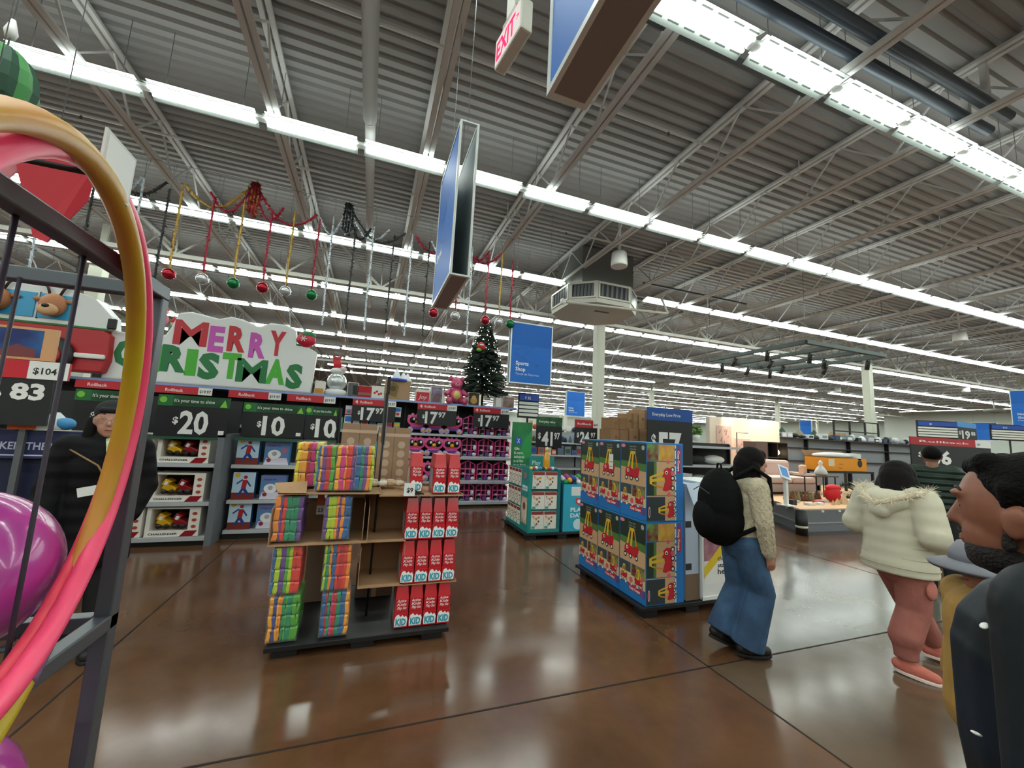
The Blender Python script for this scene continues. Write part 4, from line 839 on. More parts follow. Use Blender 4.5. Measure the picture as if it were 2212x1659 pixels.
tag(MB().tube([(-1.2,-.9,0),(1.3,-1.3,0)],.03,HV,8).tube([(1.3,-1.3,0),(1.25,-1.1,.5)],.025,HV,8).ell((-1.25,-.9,0),(.07,.07,.07),WHITE,10,8).build('condensate_pipe',loc=(5.1,8.6,4.6)),'thin white pipe with a round end slung under the air unit','pipe')
for k,(x,y) in enumerate(((4.55,6.6),(17.0,6.6),(19.5,25),(27,16),(13,30),(31,12),(36,20))):
    r=empty('bell_vent',(x,y,5.12),['white bell shaped ceiling fixture hanging before the air unit','white bell shaped fixture high above the far shelves','white bell fixture over the home goods sign','white bell fixture beyond the spotlight frame','white bell fixture near the back wall','white bell fixture over the aisle markers','white bell fixture over the far corner'][k],'ceiling fixture','white bell shaped ceiling fixtures')
    MB().lathe([(.135,.3),(.15,.28),(.17,.05),(.165,0),(.15,.0)],(0,0,0),WHITE,20).build('shade',r); MB().lathe([(.03,.3),(.03,1.1)],(0,0,0),JM,8).build('stem',r)
# spotlight frame
SG=mat('#3c4a48',.45); r=empty('spotlight_frame',(9.9,6.52,4.2),'dark green grey square lighting frame hanging over the furniture display','lighting frame')
for a,c in (((0,0),(3.1,0)),((0,2.9),(3.1,2.9)),((0,0),(0,2.9)),((3.1,0),(3.1,2.9)),((1.05,0),(1.05,2.9)),((2.1,0),(2.1,2.9))): MB().bar((a[0],a[1],0),(c[0],c[1],0),.10,.09,SG).build('rail',r)
for x in (0,3.1):
    for y in (0,2.9): MB().tube([(x,y,.04),(x,y,2.02)],.006,STEEL,5).build('wire',r)
for k,(x,y) in enumerate(((.0,1.0),(.0,2.0),(1.05,.6),(1.05,1.7),(2.1,.9),(2.1,2.1),(3.1,.4),(3.1,1.5),(.5,2.9),(1.6,2.9),(2.6,2.9))):
    b=MB(); b.tube([(x,y,-.05),(x,y,-.16)],.02,SG,8); d=Vector(((-1)**k*.3,.35,-1)).normalized(); p=Vector((x,y,-.17)); b.tube([p-d*.08,p+d*.16],.055,BLACK,12); q=b.build('spotlight',r)
    if k in (1,3,5,8,9):
        sl=bpy.data.lights.new('spotlight_beam','SPOT'); sl.energy=420; sl.color=(1,.80,.62); sl.spot_size=1.0; sl.spot_blend=.6; sl.shadow_soft_size=.05; so=bpy.data.objects.new('spotlight_beam',sl); COL.objects.link(so); so.parent=r
        tgt=Vector((10.4+.5*(k%3)-9.9,8.9-6.52,1.5-4.2)) if k!=3 else Vector((.0,.5,-3.3)); so.location=p+d*.17; so.rotation_euler=(tgt-(p+d*.17)).to_track_quat('-Z','Y').to_euler()
# ceiling fans / speaker near far wall
r=empty('ceiling_fan',(40,14.2,4.6),'grey round ceiling fan against the far pale wall','fan'); MB().lathe([(.1,0),(.5,.1),(.5,.25),(.1,.3)],(0,0,0),mat('#7a7c78',.5),18).tube([(0,0,.3),(0,0,.9)],.03,JM,6).build('fan_body',r)
# ================================================================ GARLANDS (hung on a wire under the joists)
tag(MB().tube([(-9,0,0),(3.5,0,0)],.004,STEEL,5).build('garland_wire',loc=(0,7.1,5.47)),'thin steel wire carrying the christmas garlands','wire')
TIN={'silver':mat('#b9c2c9',.25,.8,bump=.8,bscale=120),'gold':mat('#b8964a',.3,.8,bump=.8,bscale=120),'red':mat('#a3243c',.35,.6,bump=.8,bscale=120),'black':mat('#2a2a2a',.4,.3,bump=.8,bscale=120)}
def tinsel(pts,col,w,seed,name,parent=None,loc=None):
    rr=random.Random(seed); b=MB(); m=TIN[col]; P=[Vector(p) for p in pts]; b.tube(P,w*.25,m,5,smooth=False)
    for a,c in zip(P,P[1:]):
        n=max(2,int((c-a).length/.012))
        for i in range(n):
            p=a.lerp(c,i/n); d=Vector((rr.uniform(-1,1),rr.uniform(-1,1),rr.uniform(-.6,.6))).normalized()*w*rr.uniform(.6,1); q=Vector((rr.uniform(-1,1),rr.uniform(-1,1),rr.uniform(-1,1)))*w*.28
            b.add([p-q,p+q,p+d],[(0,1,2)],m)
    return b.build(name,parent,loc)
BM={'red':mat('#a81e30',.15,.6),'silver':mat('#c9ccd0',.2,.6),'green':mat('#14713f',.2,.4)}
def strand(x,zt,zb,col,ball,seed,lab,y=7.0):
    r=empty('tinsel_strand',(x,y,zt),lab,'tinsel garland','hanging tinsel strands'); L=zt-zb
    tinsel([(0,0,.0),(.0,0,-L*.35),(-.01,0,-L*.7),(0,0,-L+(.08 if ball else 0))],col,.056,seed,'tinsel',r); MB().tube([(0,0,0),(0,.1,5.47-zt)],.002,STEEL,4).build('string',r)
    if ball: MB().ell((0,0,-L),.085,BM[ball],16,10).lathe([(.018,0),(.018,.03)],(0,0,-L+.07),TIN['gold'],8).build('bauble',r)
import itertools
def X7(px_,z):   # x on the plane y=7 under the picture column, taken from the survey of the shop
    return {}
SD=[(10,'red','green','past the hoop rack'),(40,'silver',None,'above the bus roof'),(95,'black',None,'over the reindeer'),(155,'silver',None,'over the third reindeer'),(225,'black',None,'over the bus nose'),(300,'silver',None,'beside the orange hoop'),(345,'black',None,'next to the first red bauble'),
 (366,'gold','red','over the letter M'),(423,'red','silver','between the letters M and E'),(477,'gold','green','over the first R'),(530,'red','red','over the second R'),(573,'gold','silver','over the letter Y'),(623,'red','green','over the round ornament'),
 (650,'silver',None,'past the end of the christmas board'),(697,'black',None,'over the snow globe'),(735,'silver',None,'over the folded throw'),(780,'black',None,'over the red berry box'),(820,'silver',None,'over the gift bag'),(860,'black',None,'past the gift bag'),
 (881,'gold','red','over the white script box'),(931,'red','silver','just before the edge-on sign'),(962,'silver',None,'behind the edge-on sign'),(1003,'red','red','just past the edge-on sign'),(1037,'gold','silver','over the tree top'),(1065,'red','green','beside the tree top')]
CB={'red':'deep red','silver':'silver','green':'green'}
for i,(p,col,ball,where) in enumerate(SD):
    x=-2.95+(p-366)*.00722+(.0000006*(p-366)**2); zt=5.0+ (.08 if i%2 else 0); zb=3.70 if ball else (3.22 if i>12 else 3.45)
    strand(x,zt,zb,col,ball,50+i,'%s tinsel strand %s, %s' % (col, 'ending in a %s bauble' % CB[ball] if ball else 'without bauble', where))
def cluster(x,cols,lab,sw):
    r=empty('garland_cluster',(x,7.08,5.44),lab,'tinsel garland','garland clusters')
    for i,c in enumerate(cols):
        for k in range(3): tinsel([(.03*(k-1),0,0),(.05*(k-1)+.02*i,-.04,-.25),(.04*(k-1),-.05,-.52-.04*k)],c,.08,int(x*10)+i*7+k+200,'tail',r)
    for k,(dx,z,c) in enumerate(sw):
        pts=[(0,0,-.02)]+[(dx*t,-.05,-.02+(z+.02)*t-.42*math.sin(math.pi*t)) for t in (.2,.4,.6,.8)]+[(dx,-.08,z)]
        tinsel(pts,c,.07,int(x*10)+k+300,'swag',r)
cluster(-2.05,['red','gold','red'],'red and gold tinsel cluster gathered above the christmas board',[(-.55,-.35,'red'),(.45,-.36,'red'),(.95,-.36,'red'),(-.9,-.30,'gold')])
cluster(-.65,['black','silver','black'],'black and silver tinsel cluster gathered beside the edge-on sign',[(.4,-.4,'black'),(.98,-.36,'black'),(.7,-.36,'silver'),(-.4,-.4,'silver')])
cluster(-3.95,['black','silver'],'black tinsel cluster gathered behind the hoop rack',[(.8,-.34,'black'),(-.6,-.34,'black'),(.5,-.34,'silver')])
cluster(1.3,['red','silver'],'thin red tinsel cluster gathered behind the edge-on sign',[(-.5,-.4,'silver'),(.6,-.36,'red'),(.85,-.36,'red'),(-.8,-.36,'red')])
# ================================================================ MIDDLE AISLES
r = gondola('sporting_gondola', 3.75, 5.6, 5.75, .8, [.1,.6,1.05], 1.50, 'black store shelf behind the toy car boxes carrying brown cartons and price signs', cap=False, uprights=[0,1.85])
for i,(x,y,z,w,d,h,c) in enumerate([(3.92,5.85,1.51,.36,.35,.27,'#a27c58'),(4.30,5.85,1.51,.40,.35,.30,'#b18a64'),(3.95,5.9,1.785,.34,.3,.20,'#99744f'),(4.29,5.9,1.815,.22,.3,.26,'#a98259'),(4.53,5.9,1.815,.30,.3,.34,'#b58e66'),(4.72,5.85,1.51,.26,.35,.28,'#a57f5a')]):
    b=MB(); b.box((0,0,0),(w,d,h),mat(c,.8,noise=.1,scale=6)).box((w/2-.02,-.002,0),(w/2+.02,0,h),mat('#8a6644',.7)); b.disc(front(0,0,0),w*.3,h*.5,.03,mat('#8a6644',.8),.003)
    if i==4: b.box((-.003,.05,h*.4),(0,.16,h*.75),mat('#b5483a',.6))
    tag(b.build('brown_carton',loc=(x,y,z)),'plain brown carton %s on the shelf behind the toy car boxes' % ('low at the outer end','low in the middle','stacked small at the end','stacked narrow midway','topmost with red mark','low beside the sign')[i],'carton','brown cartons behind the toy cars')
r=small_sign(4.36,5.45,1.22,.95,.95,mat('#0b4fa0',.4),'Everyday Low Price',('57',),'large black $57 sign with blue Everyday Low Price header',hh=.22,ps=1.25)
small_sign(3.42,6.2,1.5,.45,.42,mat('#b3202c',.45),'Rollback',('24','97'),'small red Rollback sign just above the toy car boxes',hh=.32)
r=empty('aisle_marker',(2.86,7.55,2.05),'F 32 aisle marker with blue header and four white slats','aisle sign'); b=MB()
def marker(w,h,num,lab,loc,rz=0,post=2.0,side=None):
    r=empty('aisle_marker',loc,lab,'aisle sign','aisle markers',rz=rz); F=front(0,-.03,0)
    MB().box((-.02,0,-.03),(w+.02,.03,h+.03),CHAR).build('backing',r); b=MB().box((0,-.03,h*.72),(w,0,h),mat('#1749a8',.4)); b.text(F,num,w*.28,h*.78,h*.16,WHITE,.002,.02); b.build('header',r)
    for k in range(4): MB().box((0,-.02,h*(.02+.17*k)),(w,0,h*(.14+.17*k)),mat('#e6e6dc',.5)).build('slat',r)
    MB().box((w/2-.02,.03,-loc[2]),(w/2+.02,.05,h*.5),DGREY).build('post',r)
    return r
bpy.data.objects.remove(r)
marker(.42,.46,'F 32','F 32 aisle marker with blue header and four white slats',(2.88,7.6,1.98))
marker(1.15,.45,'29','29 aisle marker with blue header above the far rollback sign',(15.3,7.0,2.12),-.35)
marker(1.1,.4,'H 31','H 31 aisle marker over the head of the man in the dark jacket',(16.9,6.1,2.14),-.35)
small_sign(16.5,6.65,2.1,1.45,.53,mat('#4a90d0',.4),'',('19','88'),'dark $19.88 sign with light blue top joined to the 29 aisle marker',.1,hh=.3)
small_sign(18.2,5.6,2.1,1.2,.45,mat('#4a90d0',.4),'',('19','88'),'dark price sign with light blue top joined to the H 31 marker',.1,hh=.3)
small_sign(8.62,4.05,1.42,1.9,.48,mat('#b3202c',.45),'Rollback',('56',),'wide red topped Rollback sign half hidden by the passing shoppers',-.12,hh=.27,ps=.62)
# far clothing and goods shelves
GC=['#2a4f9c','#c8d2dc','#8ea4b8','#d8602a','#5a6a7c','#e6e4de','#2a5a3c','#9c2a34','#6f7d8c','#c9b08a','#1d2c4a','#b8c4c0']
def goods(x0,x1,y,zs,label,n,name='display_item',grp='mixed goods on the far shelves',seed=1,hmax=.3,wmin=.1,wmax=.25,cat='boxed goods',cols=GC):
    rr=random.Random(seed); k=0
    for zi,z in enumerate(zs):
        x=x0
        while x<x1-.08:
            w=rr.uniform(wmin,wmax); h=rr.uniform(hmax*.4,hmax); c=rr.choice(cols); b=MB(); t=rr.random()
            if t<.55: b.box((0,0,0),(w,.2,h),mat(c,.6)); b.rect(front(0,0,0),w*.1,h*.2,w*.9,h*.7,mat(rr.choice(cols),.6),.002)
            elif t<.8: b.ell((w/2,.1,h/2),(w/2,.1,h/2),mat(c,.6),10,7)
            else: b.lathe([(w*.35,0),(w*.4,h*.3),(w*.3,h*.7),(w*.12,h)],(w/2,.1,0),mat(c,.5),10)
            tag(b.build(name,loc=(x,y,z)),label % (ORD[min(k%10,9)],ORD[min(k//10,9)],zi+1),cat,grp); x+=w+rr.uniform(.01,.06); k+=1
for nm,x0,x1,y,lab in (('apparel_gondola',4.6,9.4,12.0,'long white store shelf of folded clothes beyond the teal display'),('goods_gondola',8.0,15.0,17.5,'far white shelf run of mixed goods below the home goods sign')):
    gondola(nm,x0,x1,y,.7,[.12,.55,.98,1.4],1.75,lab,cap=False,uprights=[0,2.4],back=mat('#9aa3a8',.6))
goods(4.7,9.3,12.05,[.985,1.405,1.79],'small item %s in group %s on level %d of the clothes shelf',0,seed=4,hmax=.32)
goods(8.1,14.9,17.55,[1.405,1.79],'tiny item %s in group %s on level %d of the far goods shelf',0,seed=9,hmax=.36,wmin=.16,wmax=.34)
# shelf with plants and pillows between the $57 sign and the wall panel
gondola('home_gondola',5.75,8.2,6.6,.7,[.12,.72,1.15,1.55],1.62,'dark shelf with plants and white pillows beside the $57 sign',cap=False,uprights=[0,2.4])
r=empty('potted_plant',(6.65,6.75,1.66),'green leafy plant on top of the dark shelf beside the wall panel','plant'); MB().lathe([(.07,0),(.1,.12)],(0,0,0),WHITE,12).build('pot',r); b=MB(); rr=random.Random(5)
for k in range(60): b.ell((rr.uniform(-.16,.16),rr.uniform(-.1,.1),rr.uniform(.12,.3)),(.045,.03,.02),mat(rr.choice(['#5f8a3a','#6f9c3f','#3d6a2c']),.6),6,4)
b.build('foliage',r)
tag(MB().ell((0,0,.2),(.14,.1,.24),mat('#1e2226',.3),14,10).build('helmet_box',loc=(6.36,6.72,1.64)),'black rounded helmet shape on top of the dark shelf','helmet')
for k,(x,z,c,n) in enumerate(((6.1,1.16,'#d9d8d2','white pillow on the upper level of the dark shelf'),(6.75,1.16,'#2a2c2e','black folded cloth beside the white pillow'),(6.2,.73,'#bfc2bc','pale patterned bedding roll under the white pillow'),(6.9,.73,'#a8aca6','grey patterned bedding roll low on the dark shelf'),(6.05,1.56,'#c0504a','red item at the top of the dark shelf'),(7.3,1.16,'#e3e2dc','second white pillow farther along the dark shelf'))):
    tag(MB().ell((0,0,.1),(.28,.18,.1),mat(c,.8,bump=.3,bscale=15),14,8).build('pillow',loc=(x,6.9,z)),n,'pillow')
# ================================================================ FURNITURE PLATFORM
PG=mat('#6f7378',.4); PGD=mat('#4c4f53',.45); dk=[(7.84,5.40),(13.6,5.15),(13.9,9.35),(10.05,9.4)]
r=empty('display_platform',(0,0,0),'low grey furniture display platform with a wooden top and a black corner post','display platform'); F=Fr((0,0,0),(1,0,0),(0,1,0))
MB().prism(Fr((0,0,.0),(1,0,0),(0,1,0)),dk,.44,PG).build('base',r); MB().prism(Fr((0,0,.441),(1,0,0),(0,1,0)),dk,.025,mat('#d8b48c',.5)).build('top',r)
b=MB()
for (a,c) in ((dk[0],dk[1]),(dk[0],dk[3])):
    b.bar((a[0],a[1],.2),(c[0],c[1],.2),.03,.025,mat('#a9adb2',.3,.5)); b.bar((a[0],a[1],.02),(c[0],c[1],.02),.03,.04,PGD)
    for k in range(12): t=.02+.08*k; p=Vector((*a,0)).lerp(Vector((*c,0)),t); b.box((p.x-.03,p.y-.02,.40),(p.x+.03,p.y+.02,.435),mat('#dcdcd8',.5))
b.build('trim_strip',r); MB().tube([(7.82,5.37,0),(7.82,5.37,.46)],.10,BLACK,16).tube([(7.82,5.37,.13),(7.82,5.37,.17)],.103,mat('#c9c4b0',.4),16).build('corner_guard',r)
PANEL=mat('#f7ead6',.6); r=empty('wall_panel',(9.35,8.95,.466),'large cream freestanding wall panel lit warmly behind the sofa','partition'); MB().box((0,0,0),(2.85,.1,1.93),PANEL).box((-.02,-.01,0),(0,.11,1.93),mat('#cfc4b4',.6)).build('panel',r)
for nm,x,z,w,h,seed in (('first',9.95-.35,1.15+.25,.55,.75,1),('second',10.35-.05,.95,.62,.85,2)):
    rr=random.Random(seed); b=MB().box((0,0,0),(w,.03,h),mat('#ecc9ba',.6)); F=front(0,0,0)
    for k in range(16):
        u=rr.uniform(.05,w-.1); v=rr.uniform(.1,h-.15); b.poly(F,[(u,v),(u+.05,v+rr.uniform(-.05,.12)),(u+.055,v+.1),(u+.0,v+.03)],mat('#b98f88',.7),.002+.0003*k)
    tag(b.build('art_canvas',loc=(x,8.915,z)),'pink botanical canvas hung on the cream wall panel, %s' % ('the higher one' if seed==1 else 'the lower one beside the floor lamp'),'wall art')
r=empty('floor_lamp',(8.98+.55,8.2,.466),'thin black floor lamp with a right angled arm before the cream panel','floor lamp'); MB().lathe([(.13,0),(.13,.02)],(0,0,0),BLACK,18).build('base',r); MB().tube([(0,0,.02),(0,0,1.48),(.42,0,1.48)],.011,BLACK,8).build('pole',r)
SOF=mat('#a89a94',.85,bump=.3,bscale=90); SOF2=mat('#c9b0a8',.85,bump=.3,bscale=90)
r=empty('sofa',(9.0,7.0,.466),'grey beige two seat sofa on the display platform','sofa')
for nm,a,c,m,bv in (('base',(0,0,.06),(1.95,.8,.26),SOF,.03),('backrest',(.1,.62,.27),(1.75,.85,.80),SOF2,.07),('armrest',(-.12,.0,.06),(.1,.82,.52),SOF,.04),('armrest',(1.78,.0,.06),(2.0,.82,.5),SOF,.04),('seat_cushion',(.11,-.02,.265),(.93,.6,.42),SOF2,.05),('seat_cushion',(.95,-.02,.265),(1.77,.6,.42),SOF2,.05)): MB().box(a,c,m).build(nm,r,bevel=bv)
tag(MB().box((0,0,0),(.22,.12,.28),mat('#d8b296',.85)).build('throw_pillow',loc=(10.74,7.30,.895),bevel=.05),'small peach throw pillow at the end of the sofa','pillow')
r=empty('side_table',(9.6,6.45,.466),'dark narrow side table standing in front of the sofa','table'); WD=mat('#4a3426',.5); MB().box((-.25,-.12,.50),(.95,.2,.525),WD).build('tabletop',r)
for x in (.2,.85): MB().box((x,-.1,.0),(x+.02,-.08,.5),BLACK).build('leg',r); MB().box((x,.16,.0),(x+.02,.18,.5),BLACK).build('leg',r)
tag(MB().lathe([(.1,0),(.14,.05),(.09,.16),(.03,.24),(.045,.3),(.01,.35)],(0,0,0),mat('#d4d6d2',.4),14).build('table_figurine',loc=(10.2,6.5,.992)),'white ribbed figurine standing on the side table','figurine')
r=empty('cube_shelf',(10.0,8.0,.466),'dark cube bookcase with a glowing globe lamp inside','bookcase'); BK=mat('#2c2825',.5); b=MB()
b.box((0,0,0),(.42,.4,1.26),mat('#6a5650',.5)).box((.421,0,0),(1.22,.03,0.03),BK); b.box((.421,.37,0),(1.22,.4,1.26),BLACK)
for x in (.421,.80,1.19): b.box((x,.0,.03),(x+.03,.369,1.26),BK)
for z in (.42,.83,1.24): b.box((.451,0.001,z),(1.189,.368,z+.03),BK)
b.build('case',r); 
r=empty('globe_lamp',(11.02,8.2,1.33),'small round glowing globe lamp in the cube bookcase','lamp'); MB().ell((0,0,.12),(.09,.09,.09),emis('#ffe6b8',2.2),16,10).build('globe',r); MB().lathe([(.05,0),(.02,.03)],(0,0,0),YEL,12).box((-.17,-.02,0),(-.14,.02,.12),mat('#7a9a4a',.5)).build('base',r)
r=empty('podium_stand',(7.93,5.72,.466),'white podium post with a tilted blue screen card','sign stand'); MB().box((-.015,-.015,0),(.045,.045,.56),WHITE).box((-.1,-.1,0),(.12,.12,.02),WHITE).build('post',r)
rot=Matrix.Rotation(-.55,3,'X')@Matrix.Rotation(.35,3,'Y'); MB().box((-.14,-.01,.50),(.10,.01,.80),WHITE,rot,(0,0,.6)).box((-.10,-.013,.55),(.06,-.0105,.76),mat('#3a86d8',.3),rot,(0,0,.6)).build('screen',r)
# decor on the deck edge
DEC=[('small_tree','#8f7a5a'),]
for k in range(14):
    x=8.75+.11*(k%9)+.05*(k//9); y=6.2+.16*(k//9)-.02*k*0; b=MB().lathe([(.045,.0),(.05,.04),(.03,.1),(.005,.2)],(0,0,0),mat(['#7a3a2c','#6f6a3a','#8a7a5c','#5c4028'][k%4],.8,bump=.8,bscale=60),9)
    tag(b.build('mini_tree',loc=(x,y,.466)),'little brown bottle brush tree in the cluster behind the podium stand','ornament','bottle brush trees on the platform')
r=empty('stocking_pillow',(9.8,6.02,.466),'red plush pillow with a white star on the platform edge','pillow'); b=MB().ell((0,0,.17),(.21,.13,.17),mat('#c9161e',.7,bump=.3,bscale=30),16,10).ell((.02,0,.31),(.23,.1,.07),mat('#d8202a',.7),14,8); b.build('cushion',r)
MB().poly(front(0,-.135,0),[( .08+ (.06 if i%2==0 else .026)*math.sin(i*.628), .16+(.06 if i%2==0 else .026)*math.cos(i*.628)) for i in range(10)],WHITE).build('star',r)
for k,(x,y,s_,c) in enumerate(((9.72,5.75,.22,'#d8b890'),(9.45,5.72,.13,'#cfae88'),(9.28,5.70,.10,'#c9a680'))): tag(MB().lathe([(s_*.42,0),(s_*.3,s_*.45),(.005,s_)],(0,0,0),mat(c,.7),5,smooth=False).build('wooden_tree',loc=(x,y,.466)),'pale wooden cone tree ornament, %s of the three on the platform edge' % ('tallest','middle','shortest')[k],'ornament')
for k,(x,y,w,c,n) in enumerate(((8.5,5.66,.2,'#d8d4cc','white sign tray'),(8.85,5.68,.12,'#e8e8e4','small white block'),(9.05,5.85,.2,'#c23a34','red ribbon strip'),(8.35,5.95,.3,'#c9b8a0','beige runner'),(9.3,5.95,.25,'#b9b4aa','grey slate tray'),(8.15,5.75,.12,'#2a2a2c','small black vase'))): tag(MB().box((0,0,0),(w,.12,.05 if k!=5 else .1),mat(c,.6)).build('decor_piece',loc=(x,y,.466)),n+' lying on the front edge of the platform','ornament')
r=empty('wreath_garland',(10.55,6.15,.466),'dark green pine garland behind the red pillow','garland'); b=MB(); rr=random.Random(8)
for k in range(160):
    t=rr.uniform(0,6.28); p=Vector((.22*math.cos(t),.12*math.sin(t),.2+.14*math.sin(t*1.3))); b.tube([p,p+Vector((rr.uniform(-1,1),rr.uniform(-1,1),rr.uniform(-.3,1)))*.09],[.012,.002],mat(rr.choice(['#24402a','#1c2f20']),.8),4,smooth=False)
b.build('needles',r)
for k,(x,y) in enumerate(((10.95,6.0),(11.25,5.9),(11.6,5.95))): tag(MB().ell((0,0,.17),(.2,.09,.17),mat(['#b4bcae','#d6d8cc','#aeb4a4'][k],.8,bump=.3,bscale=25),14,9,Matrix.Rotation(.3*(k-1),3,'Y')).build('holiday_pillow',loc=(x,y,.466)),'sage white holiday pillow on the platform, %s from the red pillow' % ORD[k],'pillow')
# orange carton on a black frame shelf
r=empty('flat_shelf',(10.95,6.85,.466),'black low shelf frame carrying the orange carton','shelf unit'); MB().box((0,0,.55),(1.9,.7,.60),BLACK).build('shelf_top',r)
for x in (.0,1.85):
    for y in (.0,.65): MB().box((x,y,0),(x+.05,y+.05,.55),BLACK).build('leg',r)
r=empty('orange_carton',(11.1,6.9,1.07),'open orange carton with white label and round black badge on the black shelf','carton'); OR=mat('#e3941c',.55)
b=MB().box((0,0,0),(1.55,.02,.33),OR).box((0,.55,0),(1.55,.57,.33),OR).box((0,.02,0),(.02,.55,.33),OR).box((1.53,.02,0),(1.55,.55,.33),OR).box((.02,.02,0),(1.53,.55,.02),CARDD); F=front(0,0,0)
b.rect(F,.03,.12,.26,.30,mat('#dccdae',.6)); b.disc(F,1.27,.2,.1,mat('#2a2018',.5)); b.text(F,'Futon',.42,.06,.06,mat('#5a3c10',.5),.002); b.rect(F,.42,.17,.6,.18,mat('#5a3c10',.5)); b.build('box',r)
MB().add([(0,.55,.33),(1.55,.55,.33),(1.6,.62,.50),(-.05,.62,.50),(0,.56,.33),(1.55,.56,.33),(1.6,.63,.50),(-.05,.63,.50)],[(0,1,2,3),(7,6,5,4),(0,3,7,4),(1,5,6,2)],CARDD).build('flap',r)
MB().ell((.7,.3,.38),(.75,.26,.09),mat('#d2d4d2',.25,bump=.8,bscale=12),18,8).box((1.2,.0,.30),(1.34,.28,.46),mat('#e4e6e4',.5)).build('wrapped_contents',r)
# grey shelving behind
GREYP=mat('#9a9ea2',.5); r=empty('metal_shelving',(12.4,9.9,0),'long grey metal shelving back run behind the furniture platform','shelving unit')
MB().box((0,0,0),(9.0,.05,1.95),GREYP).build('back_panel',r)
for z in (1.15,1.60,1.92): MB().box((0,-.12 if z<1.9 else -.3,z),(9,-.001,z+.03),mat('#2e3134',.4)).build('shelf',r)
for x in (0,2.3,4.6,6.9,8.95): MB().box((x,-.13,0),(x+.05,-.001,1.98),BLACK).build('upright',r)
goods(12.5,21.2,9.62,[1.955],'small item %s in group %s at level %d on top of the grey shelving',0,seed=21,hmax=.26,wmin=.14,wmax=.4,grp='goods on top of the grey shelving',cols=['#dfe2e4','#1e2226','#c9cdd0','#3a4a6a','#8a9298','#eceeee','#2b2d30'])
r=empty('clothes_rail',(16.2,9.4,1.955),'black metal rail frame rising above the grey shelving','rail frame')
for x in (0,.9,1.8,2.6): MB().bar((x,.4,0),(x,.4,.75),.05,.05,BLACK).build('post',r)
for z in (.35,.74): MB().bar((0,.4,z),(2.6,.4,z),.04,.04,BLACK).build('crossbar',r)
for k,x in enumerate((20.5,22.3,24.0,25.6,27.5)):
    z=1.9; o=tag(MB().lathe([(.5,0),(.35,.35),(.01,.85)],(0,0,0),mat('#2f4636' if k%2 else '#8a7d66',.8,bump=.5),9).build('distant_tree',loc=(x,16+.2*k,z+.0)),'little decorative tree standing on the far shelves, %s along from the blue sign' % ORD[k],'ornament')
gondola('far_gondola',18,34,16,.9,[.1,.9,1.4],1.9,'very long dark shelf run far behind the grey shelving',cap=False,uprights=[0])
r=tag(MB().prism(front(0,0,0),[(0,0),(1.3,0),(1.0,.7),(.3,.7)],.5,mat('#a8896c',.8)).build('basket_box',loc=(26.0,16.2,1.9)),'tan woven basket shape on top of the far shelf run','basket')
gondola('dark_gondola',10.8,14.0,4.2,.8,[.1,1.3],1.38,'black shelf under the half hidden rollback sign',cap=False,uprights=[0])
r=empty('red_racer',(9.3,3.3,0),'red and black toy on the floor beside the woman in the white coat','toy'); MB().box((0,0,.08),(.5,.3,.22),mat('#b3202c',.4)).build('body',r,bevel=.03)
for x in (.08,.42): MB().lathe([(.08,0),(.08,.06)],(x,-.03,.08),BLACK,14,(0,-1,0)).build('wheel',r)
# rack display at the far side of the entrance
r=empty('theater_display',(-3.6,4.3,0),'navy blue display with a theatre banner under the $88.83 sign','display stand'); NV=mat('#1c2350',.5)
MB().box((0,0,0),(1.35,.5,1.30),mat('#141a3a',.5)).build('body',r); b=MB().box((-.05,-.05,1.24),(1.42,.0,1.46),NV); F=front(0,-.05,0); b.text(F,'CHICKEN THEATER',.78,1.31,.08,mat('#b9bcd4',.5),.002,.02,w=.6); b.rect(F,.0,1.26,1.42,1.27,mat('#b9bcd4',.5)); b.build('banner',r)
MB().box((1.05,-.08,0),(1.09,-.05,1.5),mat('#5d5f62',.4)).build('post',r)
r=empty('price_sign',(-3.9,4.15,1.50),'big black $88.83 price sign with a red rollback header','price sign'); b=MB().box((0,0,0),(1.54,.02,.36),CHAR); F=front(0,0,0); b.text(F,'$',.66,.16,.12,WHITE,.002,.03); b.text(F,'88',.82,.05,.36,WHITE,.002,.045,w=.44); b.text(F,'83',1.30,.2,.17,WHITE,.002,.04,w=.2); b.build('price_card',r)
b=MB().box((0,-.005,.36),(1.62,.02,.50),RED); F=front(0,-.005,.36); b.text(F,'Rollback',.85,.04,.09,WHITE,.002,.02); b.rect(F,1.38,.0,1.62,.14,WHITE,.001); b.text(F,'$104',1.41,.04,.07,BLACK,.002,.02); b.build('header',r)
r=empty('movie_poster',(-3.75,4.2,2.01),'framed poster with a shaggy golden creature against a blue sky','poster'); F=front(0,0,0); b=MB().box((0,0,0),(1.33,.03,.26),mat('#d2a070',.5)); b.rect(F,.05,.02,1.25,.24,mat('#1c2c6a',.5,h2='#2f6aa8',scale=3))
b.poly(F,[(1.0,.02),(1.22,.02),(1.22,.08),(1.1,.12),(1.0,.06)],mat('#7a3a3a',.5),.002); rr=random.Random(2)
for k in range(12): t=k*.52; b.poly(F,[(.8+.09*math.cos(t),.13+.07*math.sin(t)),(.8+.17*math.cos(t+.2),.13+.11*math.sin(t+.2)),(.8+.09*math.cos(t+.5),.13+.07*math.sin(t+.5))],mat('#d9b83a',.6),.003)
b.disc(F,.8,.13,.1,mat('#c8822c',.6),.0035); b.disc(F,.8,.11,.05,mat('#6a2a20',.6),.004); b.build('poster',r)
tag(MB().lathe([(.1,0),(.09,.06),(.02,.14)],(0,0,0),mat('#d8dcdc',.6),12).ell((.08,-.03,.05),(.07,.05,.05),mat('#3f8ac0',.5),10,7).build('soft_toy',loc=(-2.38,4.28,1.47)),'blue and white soft toy perched on the navy display','toy')
